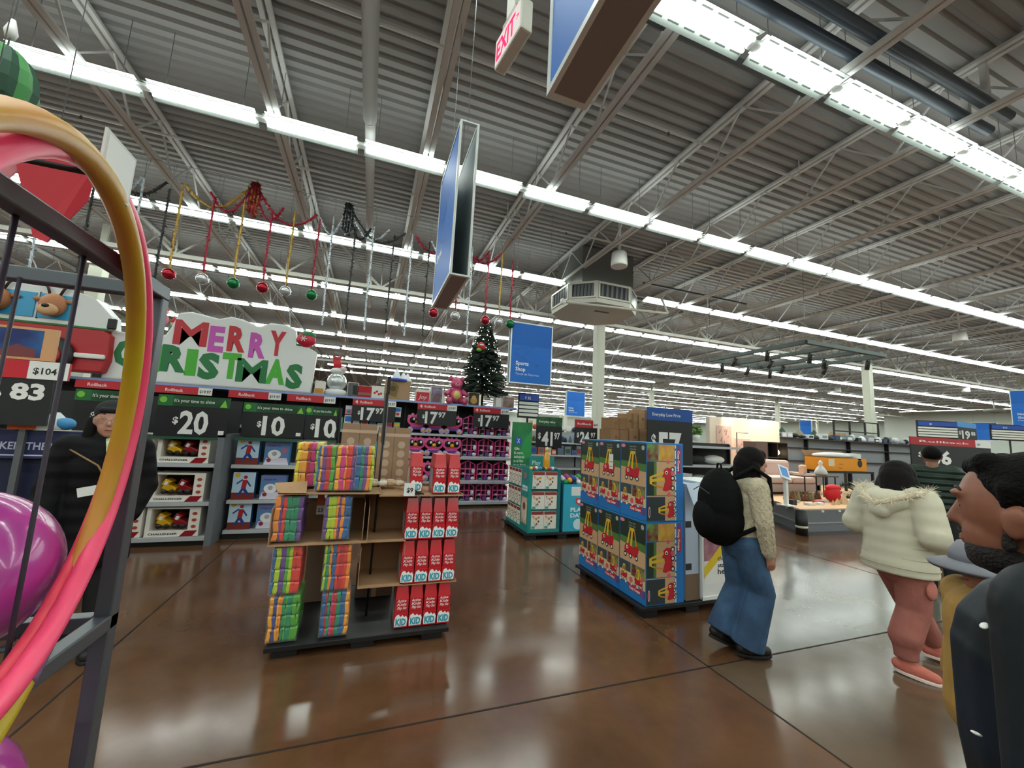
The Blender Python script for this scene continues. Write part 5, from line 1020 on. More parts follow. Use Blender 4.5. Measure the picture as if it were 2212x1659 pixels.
tag(MB().box((0,0,0),(.16,.1,.08),mat('#d8632a',.6)).build('toy_box',loc=(-2.62,4.22,1.465)),'small orange box perched on the navy display','toy box')
# ================================================================ HOOP RACK
GR=mat('#585d62',.35,.4); r=empty('ball_rack',(0,0,0),'grey metal display rack holding purple balls with hula hoops on its side','display rack')
X0,Y0_=-.475,1.10
def rail(p,q,nm='rail',w=.03): MB().bar(p,q,w,w,GR).build(nm,r,bevel=.003)
for x in (X0,-1.75):
    for y in (-.25,Y0_): rail((x,y,0),(x,y,1.885),'post')
for z in (1.90,1.195,.80):
    rail((X0,-.265,z),(X0,Y0_+.015,z)); rail((-1.75,-.265,z),(-1.75,Y0_+.015,z)); rail((X0-.016,Y0_,z),(-1.734,Y0_,z)); rail((X0-.016,-.25,z),(-1.734,-.25,z))
for z in (1.19,.80):
    b=MB()
    for k in range(9): b.tube([(-.50,-.1+.14*k,z),(-1.73,-.1+.14*k,z)],.004,GR,6)
    for k in range(4): b.tube([(-.6-.33*k,-.23,z-.008),(-.6-.33*k,1.08,z-.008)],.004,GR,6)
    b.build('wire_shelf',r)
CORD=mat('#2a1e2e',.6)
for k,(x,y) in enumerate(((-.482,.86),(-.482,.72),(-.70,1.085),(-.86,1.085),(-.482,.55))): MB().tube([(x,y,.80),(x,y,1.89)],.0035,CORD,6).build('elastic_cord',r)
PB_=mat('#b03a94',.22,coat=.6)
for k,(x,y,z,rr_,lab) in enumerate(((-.64,.965,1.34,.138,'big purple ball resting on the middle shelf of the grey rack, at its corner'),(-.635,.965,.945,.138,'purple ball low in the grey rack under the corner ball'),(-.98,.90,1.34,.138,'purple ball on the middle rack shelf deeper inside'),(-.98,.90,.945,.138,'purple ball on the lower rack shelf deeper inside'))):
    t=empty('play_ball',(x,y,z),lab,'ball','purple play balls'); MB().ell((0,0,0),rr_,PB_,40,26).build('ball',t); MB().lathe([(.012,0),(.01,.003)],(.0,-rr_*.98,0),mat('#7a2468',.4),12,(0,-1,0)).build('valve',t)
def hoop(c,th,ph,R_,m,rt,lab,tape=None):
    t=empty('hula_hoop',c,lab,'hula hoop','hula hoops'); N=80; n=Vector((math.cos(th)*math.cos(ph),math.sin(th)*math.cos(ph),math.sin(ph))); u=n.cross(Vector((0,0,1))).normalized(); v=u.cross(n)
    at=lambda a: u*math.cos(a)*R_+v*math.sin(a)*R_
    MB().tube([at(a*2*math.pi/N) for a in range(N)],rt,m,12,closed=True).build('ring',t)
    if tape: MB().tube([at(tape-.12+.03*i) for i in range(9)],rt+.001,mat('#8f6a92',.15,.3,bump=.6,bscale=40),12).build('joint_tape',t)
    return t
hoop((-.403,.724,1.597),.199,-.033,.36,mat('#f0466e',.4),.0148,'pink hula hoop hanging outermost on the rack side')
hoop((-.390,.650,1.540),.215,-.067,.396,mat('#b9a014',.4,h2='#c07a2a',scale=2.2),.0148,'yellow and orange hula hoop crossing the pink one',4.02)
hoop((-.424,.724,1.603),.199,-.033,.368,mat('#d83a50',.4),.011,'red hula hoop showing just above the pink one')
r=empty('rack_hook',(0,0,0),'black double hook with a white price plate pointing out over the hoops','display hook')
for y in (.655,.70): MB().tube([(-1.2,y,1.958),(-.365,y,1.958)],.0045,BLACK,8).build('rod',r)
MB().box((-.365,.645,1.925),(-.362,.715,2.0),mat('#cfd0cc',.5)).box((-.362,.65,1.93),(-.3612,.71,1.995),mat('#e2e2de',.5)).build('price_plate',r)
MB().bar((-1.2,.678,1.9),(-1.2,.678,1.98),.05,.012,BLACK).build('bracket',r)
# things hung above the rack
r=empty('striped_ball_lamp',(-2.16,2.95,3.46),'green striped melon shaped paper ornament hanging by a silver cord','paper ornament'); b=MB(); n=12
for k in range(n):
    m=mat('#3d8a44',.6) if k%2 else mat('#1d4a33',.6); a0=2*math.pi*k/n; a1=2*math.pi*(k+1)/n; vs=[];fs=[]
    for i in range(9):
        p=math.pi*i/8
        for a in (a0,(a0+a1)/2,a1): rr_=.16+(.015 if a==(a0+a1)/2 else 0); vs.append((rr_*math.sin(p)*math.cos(a)*.9,rr_*math.sin(p)*math.sin(a)*.9,.24*math.cos(p)))
    for i in range(8): fs+=[(i*3,i*3+3,i*3+4,i*3+1),(i*3+1,i*3+4,i*3+5,i*3+2)]
    b.add(vs,fs,m)
b.build('paper_body',r); MB().tube([(0,0,.23),(0,0,1.99)],.004,STEEL,6).lathe([(.02,.30),(.03,.34),(.01,.42)],(0,0,0),WHITE,10).build('cord',r)
for k,(x,y,z,c,lab) in enumerate(((-1.55,2.1,2.62,'#e08a94','pink paper streamer hanging before the hoops'),(-1.33,2.1,2.52,'#c42030','red paper streamer hanging next to the white price plate'))):
    r=empty('paper_streamer',(x,y,z),lab,'paper streamer'); m=mat(c,.6)
    vs=[(-.16,0,.25),(.14,0,.18),(.12,.02,.0),(.03,.0,-.22),(-.02,.01,-.2)]; vs+= [(a,b_+.006,c_) for a,b_,c_ in vs]
    MB().add(vs,[(0,1,2,3,4),(9,8,7,6,5)]+[(i,(i+1)%5,5+(i+1)%5,5+i) for i in range(5)],m).build('paper',r); MB().tube([(0,.0,.2),(0,0,2.85)],.002,STEEL,5).build('cord',r)
# ================================================================ PEOPLE
def bake(o, mods):
    for f in mods: f(o)
    dg = bpy.context.evaluated_depsgraph_get(); dg.update(); me = bpy.data.meshes.new_from_object(o.evaluated_get(dg))
    m = [x for x in o.data.materials]; o.modifiers.clear(); o.data = me
    if not me.materials:
        for x in m: me.materials.append(x)
    me.polygons.foreach_set('use_smooth', [True]*len(me.polygons)); return o
def fuse(name, limbs, m, parent, voxel=.009, smooth=4):
    b = MB()
    for L in limbs:
        if L[0] == 'e': b.ell(L[1], L[2], m, 18, 12, L[3] if len(L) > 3 else None)
        elif L[0] == 'l':     # elliptical rings: (centre, half depth, half width)
            f_, l_ = L[2]; n = 24; vs = []
            for c_, rf, rl in L[1]: vs += [c_ + f_*rf*math.cos(2*math.pi*j/n) + l_*rl*math.sin(2*math.pi*j/n) for j in range(n)]
            K = len(L[1]); b.add(vs, [(i*n+j, i*n+(j+1)%n, (i+1)*n+(j+1)%n, (i+1)*n+j) for i in range(K-1) for j in range(n)] + [tuple(reversed(range(n))), tuple((K-1)*n+j for j in range(n))], m)
        else:
            pts, rs = L[1], L[2]; b.tube(pts, rs, m, 14); cut = L[0] == 'c'
            for p, q in list(zip(pts, rs))[:-1 if cut else None]: b.ell(p, q*.995, m, 12, 8)
    o = b.build(name, parent)
    def md(o):
        r = o.modifiers.new('r', 'REMESH'); r.mode = 'VOXEL'; r.voxel_size = voxel; r.use_smooth_shade = True
        s = o.modifiers.new('s', 'SMOOTH'); s.iterations = smooth; s.factor = .5
    return bake(o, [md])
SK = {}
def person(loc, ang, lab, H_=1.62, skin='#b98468', P=None, head_turn=0, head_nod=0, voxel=.009, fem=True, extra=None):
    """P: dict of local joints (forward, left, up) in metres at 1.62 m height."""
    r = empty('person', loc, lab, 'person'); k = H_/1.62; ca, sa = math.cos(ang), math.sin(ang)
    def W(p): return Vector((p[0]*ca - p[1]*sa, p[0]*sa + p[1]*ca, p[2]))*k
    J = dict(pel=(0,0,.90), waist=(0,0,1.05), chest=(.01,0,1.22), neck=(-.01,0,1.38), head=(.02,0,1.50),
             ls=(0,.165,1.32), le=(-.02,.21,1.06), lw=(.04,.22,.83), rs=(0,-.165,1.32), re=(-.02,-.21,1.06), rw=(.04,-.22,.83),
             lh=(0,.085,.86), lk=(.02,.09,.47), la=(0,.09,.08), rh=(0,-.085,.86), rk=(.02,-.09,.47), ra=(0,-.09,.08), lt=None, rt=None)
    J.update(P or {}); Wd = {a: W(b) for a, b in J.items() if b}
    fd = Vector((ca, sa, 0)); ld = Vector((-sa, ca, 0)); hr = ang + head_turn; hf = Vector((math.cos(hr)*math.cos(head_nod), math.sin(hr)*math.cos(head_nod), math.sin(head_nod))); hl = Vector((-math.sin(hr), math.cos(hr), 0)); hu = hf.cross(hl)
    hc = Wd['head']; HM = Matrix((hf, hl, hu)).transposed()
    def HP(f, l, z): return hc + (hf*f + hl*l + hu*z)*k
    S_ = lambda *a: tuple(x*k for x in a)
    L = [('t',[Wd['pel'],Wd['waist'],Wd['chest'],(Wd['ls']+Wd['rs'])/2],S_(.12,.105,.12,.075)), ('t',[Wd['rs'],Wd['chest'],Wd['ls']],S_(.05,.085,.05)), ('t',[(Wd['ls']+Wd['rs'])/2,Wd['neck'],HP(-.01,0,-.07)],S_(.07,.052,.05)),
         ('e',HP(0,0,.02),S_(.095,.075,.10),HM), ('e',HP(.03,0,-.04),S_(.062,.058,.065),HM), ('e',HP(.062,0,-.085),S_(.025,.03,.022),HM), ('t',[HP(.086,0,.025),HP(.105,0,-.018)],S_(.009,.0125)), ('e',HP(.095,0,-.022),S_(.012,.017,.009),HM),
         ('e',HP(.085,0,-.052),S_(.014,.022,.008),HM), ('e',HP(.082,0,-.062),S_(.014,.02,.008),HM), ('e',HP(.078,.03,.038),S_(.018,.025,.009),HM), ('e',HP(.078,-.03,.038),S_(.018,.025,.009),HM)]
    for s_ in (1,-1): L += [('e',HP(-.005,s_*.078,-.005),S_(.018,.010,.032),HM), ('e',HP(-.012,s_*.084,.005),S_(.014,.007,.02),HM)]
    for a in ('l','r'):
        L += [('t',[Wd[a+'s'],Wd[a+'e'],Wd[a+'w']],S_(.05,.038,.027)), ('t',[Wd[a+'h'],Wd[a+'k'],Wd[a+'a']],S_(.085,.056,.038))]
        w = Wd[a+'w']; dr = (w - Wd[a+'e']).normalized(); side = ld*(1 if a == 'l' else -1); acr = dr.cross(side).normalized() if abs(dr.dot(side)) < .95 else fd
        if acr.dot(fd) < 0: acr = -acr
        L.append(('t',[w, w+dr*.075*k],S_(.027,.03)))
        pal = w+dr*.08*k; inw = -side
        for i,(o_,ln,b_) in enumerate(((.028,.062,.3),(.010,.07,.35),(-.009,.066,.4),(-.027,.052,.5))):
            a0 = pal+acr*o_*k; a1 = a0+(dr+inw*b_*.5).normalized()*ln*.5*k; a2 = a1+(dr+inw*b_*1.6).normalized()*ln*.5*k
            L.append(('t',[a0,a1,a2],S_(.0095,.0088,.0075)))
        t0 = w+dr*.03*k+acr*.022*k; t1 = t0+(dr*.5+acr*.8+inw*.3).normalized()*.035*k; t2 = t1+(dr+inw*.3).normalized()*.028*k
        L.append(('t',[t0,t1,t2],S_(.013,.011,.009)))
        tt = Wd.get(a+'t'); tt = tt if tt is not None else Wd[a+'a'] + fd*.13*k - Vector((0,0,.045*k))
        L.append(('t',[Wd[a+'a'],tt],S_(.038,.026)))
        Wd[a+'t'] = tt
    fuse('body', L, mat(skin,.55,noise=.12,scale=14), r, voxel, 3)
    e = MB()
    for s_ in (1,-1):
        q = MB(); q.ell(HP(.071,s_*.030,.012),S_(.0105,.012,.0055),mat('#b3a294',.4),12,8,HM); q.ell(HP(.0785,s_*.031,.012),S_(.005,.006,.0058),mat('#1a0f0a',.2),10,6,HM); q.build('eye', r)
        MB().tube([HP(.083,s_*.014,.042),HP(.086,s_*.03,.049),HP(.073,s_*.050,.044)],S_(.0035,.0045,.002),mat('#17100d',.8),6).build('eyebrow', r)
    MB().ell(HP(.088,0,-.057),S_(.009,.021,.007),mat('#8a4a42',.5),12,6,HM).build('lips', r)
    return r, Wd, HP, HM, k, fd, ld
def shoe(r, Wd, a, m, sole, k, fd, big=1.0):
    A = Wd[a+'a']; T = Wd[a+'t']; d = (T-A); d.z = min(d.z, 0) ; dn = (T - A).normalized(); up = Vector((0,0,1))
    flat = (T-A); flat = Vector((flat.x, flat.y, flat.z+.045*k)); fl = flat.normalized() if flat.length > 1e-4 else fd; ax = fl.cross(up).normalized(); n_ = ax.cross(fl).normalized()
    base = A - n_*.045*k
    sh = fuse('shoe', [('t',[base-fl*.045*k+n_*.02, base+fl*.06*k+n_*.015, base+fl*.15*k+n_*.005],[.04*k*big,.043*k*big,.034*k*big]), ('t',[A, base+n_*.01],[.045*k*big,.045*k*big])], m, r, .008, 3)
    b = MB(); out = []
    for i in range(20):
        t = i*math.pi/10; u = math.cos(t); w_ = math.sin(t); out.append((u*.135*k+.055*k, w_*(.046 if u < 0 else .05)*k*big))
    b.prism(Fr(base-n_*.035*k, fl, -ax), out, .022*k, sole); b.build('sole', sh, bevel=.004)
HAIRB = mat('#0c0808',.7,bump=.4,bscale=90,spec=.15)
# ---- woman with backpack
r,Wd,HP,HM,k,fd,ld = person((2.92,2.50,0), math.radians(-17), 'person in cream cable sweater and wide jeans carrying a black backpack', 1.60, '#b5806c',
    dict(pel=(.0,0,.90), chest=(.05,0,1.22), waist=(.02,0,1.05), neck=(.07,0,1.37), head=(.12,0,1.49), ls=(.05,.16,1.31), rs=(.05,-.165,1.31), re=(.05,-.22,1.05), rw=(.10,-.20,.82), le=(.02,.22,1.06), lw=(.06,.22,.83),
         lh=(0,.085,.86), lk=(.03,.09,.48), la=(-.13,.08,.13), rh=(0,-.085,.86), rk=(.12,-.075,.49), ra=(.0,-.06,.09), rt=(.14,-.065,.045), lt=(-.02,.08,.045)), head_turn=-.25)
SW = mat('#c9bca0',.9,bump=.9,bscale=70,noise=.25,scale=38); up=Vector((0,0,1))
swt=fuse('sweater',[('l',[(Wd['pel']+up*.0,.125,.165),(Wd['pel']+up*.06,.13,.17),(Wd['waist'],.12,.155),(Wd['chest'],.13,.165),((Wd['ls']+Wd['rs'])/2+up*.02,.08,.10)],(fd,ld)),('t',[Wd['rs'],Wd['chest']+up*.04,Wd['ls']],[.075,.11,.075]),('t',[Wd['rs'],Wd['re'],Wd['rw']],[.078,.066,.048]),('t',[Wd['ls'],Wd['le'],Wd['lw']],[.078,.066,.048]),('t',[(Wd['ls']+Wd['rs'])/2,Wd['neck']],[.08,.066])],SW,r,.009,3)
b=MB(); rw,re_,rs_=Wd['rw'],Wd['re'],Wd['rs']   # raised diamond cables on the sleeve
for a_,c_ in ((rs_,re_),(re_,rw)):
    d=(c_-a_); n=8; sd=d.normalized().cross(up).normalized(); s2=d.normalized().cross(sd)
    for ph in range(6):
        for s_ in (1,-1):
            pts=[]
            for i in range(n*2+1):
                t=i/(n*2); ra=(.078+(.066-.078)*t if a_ is rs_ else .066+(.048-.066)*t)+.0; an=ph*1.047+s_*.26*math.sin(t*n*1.1*1.57); pts.append(a_+d*t+(sd*math.cos(an)+s2*math.sin(an))*ra*.985)
            b.tube(pts,.0045,SW,5)
b.build('cable_pattern',swt)
JN=mat('#3f5f80',.85,h2='#28405c',scale=5,bump=.25,bscale=30)
fuse('jeans',[('t',[Wd['pel']+up*.05,Wd['pel']-up*.04],[.145,.15]),('c',[Wd['lh'],Wd['lk'],Wd['la']+up*.0],[.108,.095,.112]),('c',[Wd['rh'],Wd['rk'],Wd['ra']-up*.01],[.108,.095,.115])],JN,r,.010,3)
for a in 'lr': shoe(r,Wd,a,mat('#15120f',.5),mat('#0f0d0b',.6),k,fd,1.1)
fuse('hair',[('e',HP(-.015,0,.035),(.108,.092,.105),HM),('t',[HP(-.05,0,.0),HP(-.06,0,-.12)],[.095,.09]),('t',[HP(-.01,.06,-.02),HP(-.01,.065,-.15)],[.045,.04]),('t',[HP(-.01,-.06,-.02),HP(-.005,-.062,-.15)],[.045,.042]),('t',[HP(.06,0,.07),HP(.085,0,.045)],[.045,.022])],HAIRB,r,.008,4)
# backpack (carried: its own thing)
bp=empty('backpack',Wd['chest']+Vector((2.92,2.50,0))-fd*.215-up*.06,'black backpack worn by the person in the cream sweater','backpack'); BKM=mat('#08080a',.8,bump=.4,bscale=40,spec=.15)
RotB=Matrix.Rotation(math.radians(-17),3,'Z')
fuse('pack_body',[('e',(0,0,-.02),(.165,.185,.30),RotB),('e',Vector((0,0,-.14)),(.185,.185,.20),RotB)],BKM,bp,.010,4)
pb=bp.children[0]; pk=fuse('front_pocket',[('e',-fd*.12+up*(-.13),(.085,.14,.16),RotB)],mat('#0a0a0c',.8,bump=.3,bscale=50,spec=.15),pb,.010,3)
MB().tube([up*.25+ld*.04,up*.31+ld*.02,up*.31-ld*.02,up*.25-ld*.04],.008,BKM,8).build('grab_handle',bp)
MB().tube([-fd*.155+ld*.12+up*.08,-fd*.175+up*.12,-fd*.155-ld*.12+up*.08],.004,mat('#39393c',.5),6).build('zipper',pb)
for s_ in (1,-1): MB().tube([up*.20+ld*s_*.09+fd*.06,up*.30+ld*s_*.10+fd*.22,up*.22+ld*s_*.12+fd*.34,up*.02+ld*s_*.15+fd*.33,-up*.14+ld*s_*.20+fd*.2,-up*.24+ld*s_*.15+fd*.02],.017,BKM,8).build('shoulder_strap',bp)
# ---- woman in white coat
r,Wd,HP,HM,k,fd,ld = person((3.98,2.00,0), math.radians(-2), 'person in a cream hooded winter coat with pink cargo pants and coral sneakers', 1.56, '#b98a74',
    dict(pel=(0,0,.90), chest=(.01,0,1.22), neck=(.03,0,1.36), head=(.07,0,1.47), rs=(0,-.19,1.30), re=(-.06,-.27,1.06), rw=(.12,-.22,.98), ls=(0,.18,1.30), le=(-.05,.26,1.07), lw=(.12,.21,.98),
         lh=(0,.09,.86), lk=(.20,.06,.48), la=(.42,.02,.10), lt=(.50,-.06,.045), rh=(0,-.09,.86), rk=(-.0,-.08,.47), ra=(-.09,-.06,.085), rt=(-.04,-.19,.035)), head_turn=.3)
CO=mat('#cdc7b0',.85,bump=.25,bscale=25,wave=('Z',3.4,.12,.8)); CO2=mat('#d2ccb6',.85,bump=.3,bscale=30)
coat=fuse('coat',[('l',[(Wd['pel']-up*.16,.185,.235),(Wd['pel']-up*.10,.19,.235),(Wd['pel'],.175,.218),(Wd['waist'],.165,.20),(Wd['chest'],.165,.205),((Wd['ls']+Wd['rs'])/2+up*.03,.11,.15)],(fd,ld)),('t',[Wd['rs'],Wd['chest']+up*.05,Wd['ls']],[.105,.16,.105]),('t',[Wd['rs'],Wd['re'],Wd['rw']],[.105,.095,.07]),('t',[Wd['ls'],Wd['le'],Wd['lw']],[.105,.095,.07])],CO,r,.011,4)
# hood hanging on the back
hd=fuse('hood',[('t',[Wd['rs']+up*.03+fd*.02,Wd['neck']-fd*.16-up*.06,Wd['ls']+up*.03+fd*.02],[.06,.085,.06]),('t',[Wd['neck']-fd*.14-up*.06-ld*.09,Wd['neck']-fd*.20-up*.13,Wd['neck']-fd*.14-up*.06+ld*.09],[.07,.07,.07])],CO2,r,.010,4)
b=MB(); FUR=mat('#e2d6bd',.9); rr=random.Random(6); path=[Wd['rs']+up*.09-ld*.02+fd*.05,Wd['rs']+up*.07-ld*.02-fd*.09,Wd['rs']*.5+Wd['neck']*.5-fd*.19-up*.02,Wd['neck']-fd*.25-up*.09,Wd['ls']*.5+Wd['neck']*.5-fd*.19-up*.02,Wd['ls']+up*.07+ld*.02-fd*.09,Wd['ls']+up*.09+ld*.02+fd*.05]
b.tube(path,[.012,.02,.022,.022,.022,.02,.012],FUR,8)
for a_,c_ in zip(path,path[1:]):
    for i in range(150):
        p=a_.lerp(c_,rr.random()); d=Vector((rr.uniform(-1,1),rr.uniform(-1,1),rr.uniform(-.5,1))).normalized()*rr.uniform(.04,.085); q=d.orthogonal().normalized()*.004; b.add([p-q,p+q,p+d],[(0,1,2)],FUR)
b.build('fur_trim',hd)
for z_,w_ in ((-.10,.238),(-.03,.225),(.05,.214)):
    MB().tube([Wd['pel']+up*z_+fd*math.cos(t*.2618)*(w_-.05)+ld*math.sin(t*.2618)*w_ for t in range(24)],.0035,mat('#b3ad98',.9),5,closed=True).build('quilt_seam',coat)
PK_=mat('#a8655a',.85,noise=.25,scale=6,bump=.5,bscale=14); fuse('cargo_pants',[('t',[Wd['pel'],Wd['pel']-up*.1],[.155,.16]),('c',[Wd['lh'],Wd['lk'],Wd['la']+up*.04],[.115,.095,.07]),('c',[Wd['rh'],Wd['rk'],Wd['ra']+up*.18,Wd['ra']+up*.10,Wd['ra']+up*.03],[.12,.10,.10,.075,.07])],PK_,r,.010,4)
fuse('cargo_pocket',[('e',Wd['rh']-ld*.104-up*.20,(.06,.018,.07),Matrix.Rotation(math.radians(-2),3,'Z'))],mat('#bd7264',.8),r,.010,2)
for a in 'lr': shoe(r,Wd,a,mat('#c9705f',.8,bump=.3,bscale=120),mat('#e8d3cc',.6),k,fd,1.12)
fuse('hair',[('e',HP(-.015,0,.03),(.122,.112,.115),HM),('t',[HP(-.06,0,.0),HP(-.10,0,-.12)],[.11,.10]),('t',[HP(-.02,.07,-.02),HP(-.08,.09,-.12)],[.06,.06]),('t',[HP(-.02,-.07,-.02),HP(-.08,-.09,-.14)],[.06,.06])],mat('#100b0b',.7,bump=.4,bscale=80,spec=.15),r,.009,4)
MB().tube([HP(-.12,-.03,-.08),HP(-.17,-.03,-.14),HP(-.16,-.035,-.22)],.005,HAIRB,6).tube([HP(-.12,-.05,-.09),HP(-.16,-.06,-.14),HP(-.155,-.065,-.24)],.005,HAIRB,6).build('hair_braid',r)
# ---- person in green puffer, back view
r,Wd,HP,HM,k,fd,ld = person((6.35,2.80,0), math.radians(24), 'person in a dark green quilted jacket seen from behind', 1.72, '#8a5f4a', {}, head_turn=.2)
GP=mat('#1c2f26',.6,wave=('Z',4.5,.9,.3)); fuse('quilted_jacket',[('l',[(Wd['pel']-up*.08,.15,.19),(Wd['waist'],.15,.185),(Wd['chest'],.155,.20),((Wd['ls']+Wd['rs'])/2+up*.03,.10,.13)],(fd,ld)),('t',[Wd['rs'],Wd['chest']+up*.05,Wd['ls']],[.09,.14,.09]),('t',[Wd['rs'],Wd['re'],Wd['rw']],[.09,.08,.06]),('t',[Wd['ls'],Wd['le'],Wd['lw']],[.09,.08,.06])],GP,r,.012,4)
fuse('trousers',[('t',[Wd['pel'],Wd['pel']-up*.08],[.15,.15]),('t',[Wd['lh'],Wd['lk'],Wd['la']+up*.03],[.11,.085,.07]),('t',[Wd['rh'],Wd['rk'],Wd['ra']+up*.03],[.11,.085,.07])],mat('#17181b',.8),r,.011,4)
for a in 'lr': shoe(r,Wd,a,mat('#1d1d1f',.6),mat('#dcdad2',.6),k,fd,1.1)
fuse('hair',[('e',HP(-.015,0,.035),(.108,.09,.095),HM)],HAIRB,r,.009,3)
# ---- child with grey cap and tan coat
r,Wd,HP,HM,k,fd,ld = person((2.66,1.02,0), math.radians(150), 'child in a grey brimmed cap and tan coat beyond the man in navy', 1.20, '#a8765c', dict(head=(.02,0,1.50)))
TC=mat('#a8803f',.8,noise=.2,scale=6); fuse('tan_coat',[('t',[Wd['pel']-up*.14,Wd['waist'],Wd['chest'],(Wd['ls']+Wd['rs'])/2],[.17,.15,.145,.09]),('t',[Wd['rs'],Wd['chest'],Wd['ls']],[.08,.12,.08]),('t',[Wd['rs'],Wd['re'],Wd['rw']],[.075,.065,.05]),('t',[Wd['ls'],Wd['le'],Wd['lw']],[.075,.065,.05])],TC,r,.010,4)
fuse('trousers',[('t',[Wd['pel'],Wd['pel']-up*.05],[.12,.12]),('t',[Wd['lh'],Wd['lk'],Wd['la']+up*.02],[.085,.07,.055]),('t',[Wd['rh'],Wd['rk'],Wd['ra']+up*.02],[.085,.07,.055])],mat('#1b1b1f',.8),r,.010,4)
for a in 'lr': shoe(r,Wd,a,mat('#1d1d1f',.6),mat('#2a2a2c',.6),k,fd,1.1)
cp=empty('brimmed_cap',HP(0,0,.045)+Vector((2.66,1.02,0)),'grey brimmed cap worn by the child in the tan coat','cap'); CG=mat('#74747c',.6)
MB().lathe([(.105,-.01),(.10,.04),(.07,.085),(.015,.105)],(0,0,0),CG,22).build('crown',cp); MB().lathe([(.17,-.03),(.175,-.02),(.10,.006)],(0,0,0),CG,26).lathe([(.165,-.036),(.17,-.031)],(0,0,0),BLACK,26).build('brim',cp)
# ---- woman in black coat with glasses
r,Wd,HP,HM,k,fd,ld = person((-1.735,3.66,0), math.radians(-72), 'person in a long black coat, beanie and thin glasses behind the hoops', 1.69, '#c08a74',
    dict(re=(.02,-.22,1.06), rw=(.12,-.21,.86), le=(.02,.22,1.06), lw=(.14,.18,.9)), head_turn=.1)
BC=mat('#0b0b0d',.75,wave=('Z',3.2,.25,.4),spec=.2); fuse('long_coat',[('l',[(Wd['pel']-up*.34,.17,.215),(Wd['pel'],.16,.20),(Wd['waist'],.15,.18),(Wd['chest'],.155,.19),((Wd['ls']+Wd['rs'])/2+up*.03,.10,.13)],(fd,ld)),('t',[Wd['rs'],Wd['chest']+up*.05,Wd['ls']],[.09,.14,.09]),('t',[Wd['rs'],Wd['re'],Wd['rw']],[.092,.085,.065]),('t',[Wd['ls'],Wd['le'],Wd['lw']],[.092,.085,.065]),('t',[(Wd['ls']+Wd['rs'])/2,Wd['neck']+up*.03],[.10,.085])],BC,r,.010,4)
fuse('trousers',[('t',[Wd['pel']-up*.1,Wd['pel']-up*.15],[.14,.14]),('t',[Wd['lh'],Wd['lk'],Wd['la']+up*.03],[.10,.085,.07]),('t',[Wd['rh'],Wd['rk'],Wd['ra']+up*.03],[.10,.085,.07])],mat('#121214',.8),r,.010,4)
for a in 'lr': shoe(r,Wd,a,mat('#121212',.6),mat('#1a1a1a',.6),k,fd,1.1)
fuse('beanie',[('e',HP(-.02,0,.065),(.108,.092,.088),HM),('t',[HP(.075,-.045,.075),HP(.09,0,.075),HP(.075,.045,.075)],[.02,.02,.02])],mat('#141416',.85,bump=.6,bscale=60),r,.008,3)
fuse('hair',[('t',[HP(-.03,.075,.0),HP(-.02,.085,-.12),HP(0,.10,-.24)],[.04,.045,.04]),('t',[HP(-.03,-.075,.0),HP(-.02,-.085,-.12),HP(0,-.10,-.24)],[.04,.045,.04]),('e',HP(-.05,0,-.03),(.07,.085,.1),HM)],HAIRB,r,.009,3)
b=MB()
for s_ in (1,-1):
    b.tube([HP(.103,s_*.034+.026*math.cos(t*.4488),.008+.021*math.sin(t*.4488)) for t in range(14)],.0016,mat('#b9bcc0',.25,.8),5,closed=True); b.tube([HP(.102,s_*.060,.012),HP(.0,s_*.083,.012)],.0014,STEEL,5)
b.tube([HP(.103,.008,.012),HP(.103,-.008,.012)],.0016,STEEL,5); b.build('glasses',r)
b=MB(); b.tube([Wd['neck']+fd*.085+ld*.02,Wd['chest']+fd*.175+ld*.05+up*.06,Wd['waist']+fd*.19+ld*.06],[.022,.02,.018],mat('#8fae4a',.8,h2='#dfe2d8',scale=30),8); b.build('scarf',r)
MB().box((-.045,-.002,-.03),(.045,.002,.03),WHITE,Matrix.Rotation(math.radians(18),3,'Z')@Matrix.Rotation(-.2,3,'Y'),(0,0,0)).build('name_badge',r).location=Wd['waist']+fd*.198+up*.01-ld*.03
MB().tube([Wd['rs']+fd*.08,Wd['chest']+fd*.19,Wd['waist']+fd*.20-up*.05+ld*.12],.006,mat('#8a6a44',.6),6).build('crossbody_strap',r)
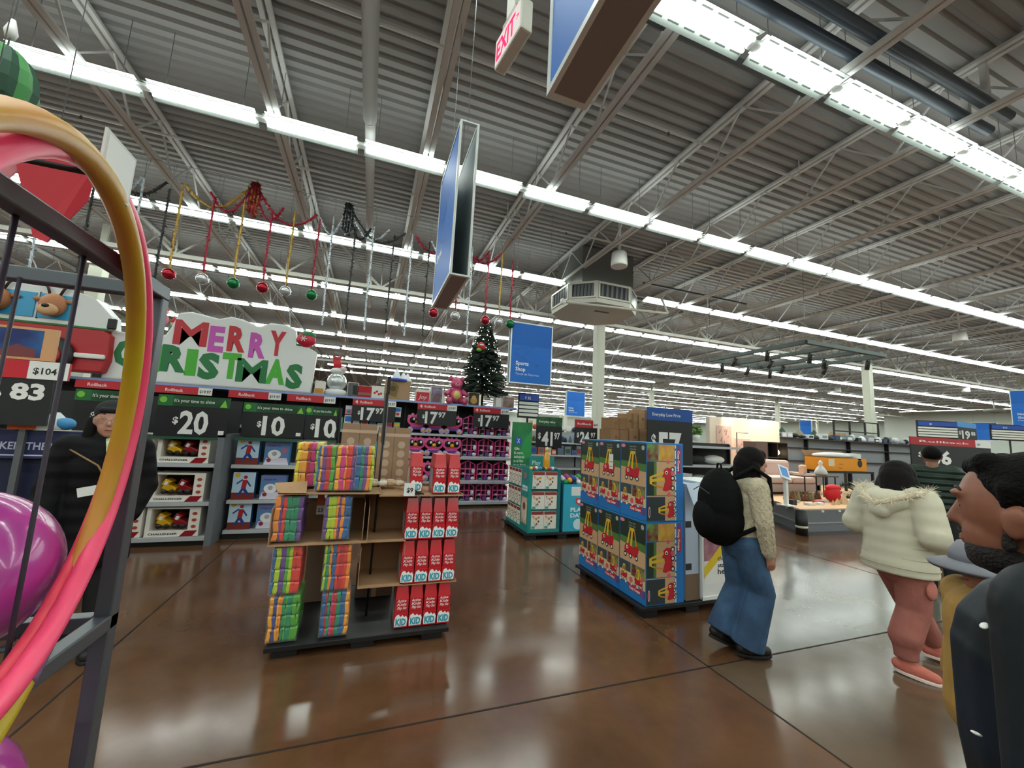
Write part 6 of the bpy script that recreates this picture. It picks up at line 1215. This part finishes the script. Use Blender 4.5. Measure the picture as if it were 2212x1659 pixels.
# ---- man in navy jacket, close, in profile
MX,MY=1.262,.342
r,Wd,HP,HM,k,fd,ld = person((MX,MY,0), math.radians(93), 'person with short black hair and beard in a dark navy jacket, seen in profile', 1.68, '#8a5640',
    dict(neck=(.02,0,1.345), head=(.07,0,1.448), chest=(.02,0,1.20), le=(-.01,.23,1.06), lw=(.05,.25,.84), re=(-.01,-.23,1.06), rw=(.05,-.25,.84)), voxel=.006, head_turn=-.02)
NVJ=mat('#0d1c2c',.6,h2='#090f10',scale=3,bump=.5,bscale=9,spec=.3)
jk=fuse('jacket',[('t',[Wd['pel']-up*.05,Wd['waist']+fd*.02,Wd['chest']+fd*.01,(Wd['ls']+Wd['rs'])/2-up*.02],[.17,.175,.165,.10]),('t',[Wd['rs'],Wd['chest']+up*.06,Wd['ls']],[.085,.12,.085]),('t',[Wd['rs'],Wd['re'],Wd['rw']],[.085,.075,.055]),('t',[Wd['ls'],Wd['le'],Wd['lw']],[.085,.075,.055]),('t',[(Wd['ls']+Wd['rs'])/2,Wd['neck']-up*.01],[.09,.072])],NVJ,r,.008,4)
MB().lathe([(.074,-.02),(.072,.015),(.066,.018)],Wd['neck']-fd*.004,NVJ,24).build('collar',jk)
q=Wd['rs']+fd*.06; O_=Vector((MX,MY,0)); MB().ell(Vector((1.043,.408,1.327))-O_,(.009,.006,.003),WHITE,10,6,Matrix.Rotation(-.4,3,'Y')).build('logo',jk); MB().ell(Vector((1.03,.425,1.147))-O_,(.008,.007,.0028),WHITE,10,6,Matrix.Rotation(.35,3,'Y')).build('logo',jk)
fuse('trousers',[('t',[Wd['pel'],Wd['pel']-up*.05],[.14,.14]),('t',[Wd['lh'],Wd['lk'],Wd['la']+up*.03],[.10,.08,.065]),('t',[Wd['rh'],Wd['rk'],Wd['ra']+up*.03],[.10,.08,.065])],mat('#15161a',.8),r,.010,4)
for a in 'lr': shoe(r,Wd,a,mat('#1d1d1f',.6),mat('#2a2a2c',.6),k,fd,1.1)
HR=mat('#090706',.75,bump=.7,bscale=140,spec=.12)
fuse('hair',[('e',HP(-.025,0,.055),(.100,.086,.078),HM),('e',HP(-.06,0,.01),(.062,.080,.08),HM),('t',[HP(.035,.035,.10),HP(.066,.0,.092),HP(.035,-.035,.10)],[.026,.022,.026]),('t',[HP(.0,.075,.055),HP(.005,.080,.025)],[.018,.008]),('t',[HP(.0,-.075,.055),HP(.005,-.080,.025)],[.018,.008]),('e',HP(-.05,0,-.05),(.045,.055,.05),HM)],HR,r,.006,3)
fuse('beard',[('e',HP(.027,0,-.075),(.066,.0605,.046),HM),('e',HP(.062,0,-.088),(.029,.033,.026),HM),('t',[HP(.002,.071,.0),HP(.008,.066,-.05)],[.007,.012]),('t',[HP(.002,-.071,.0),HP(.008,-.066,-.05)],[.007,.012]),('t',[HP(.088,-.020,-.044),HP(.098,0,-.039),HP(.088,.020,-.044)],[.005,.006,.005])],mat('#17100d',.8,bump=.8,bscale=160),r,.005,2)
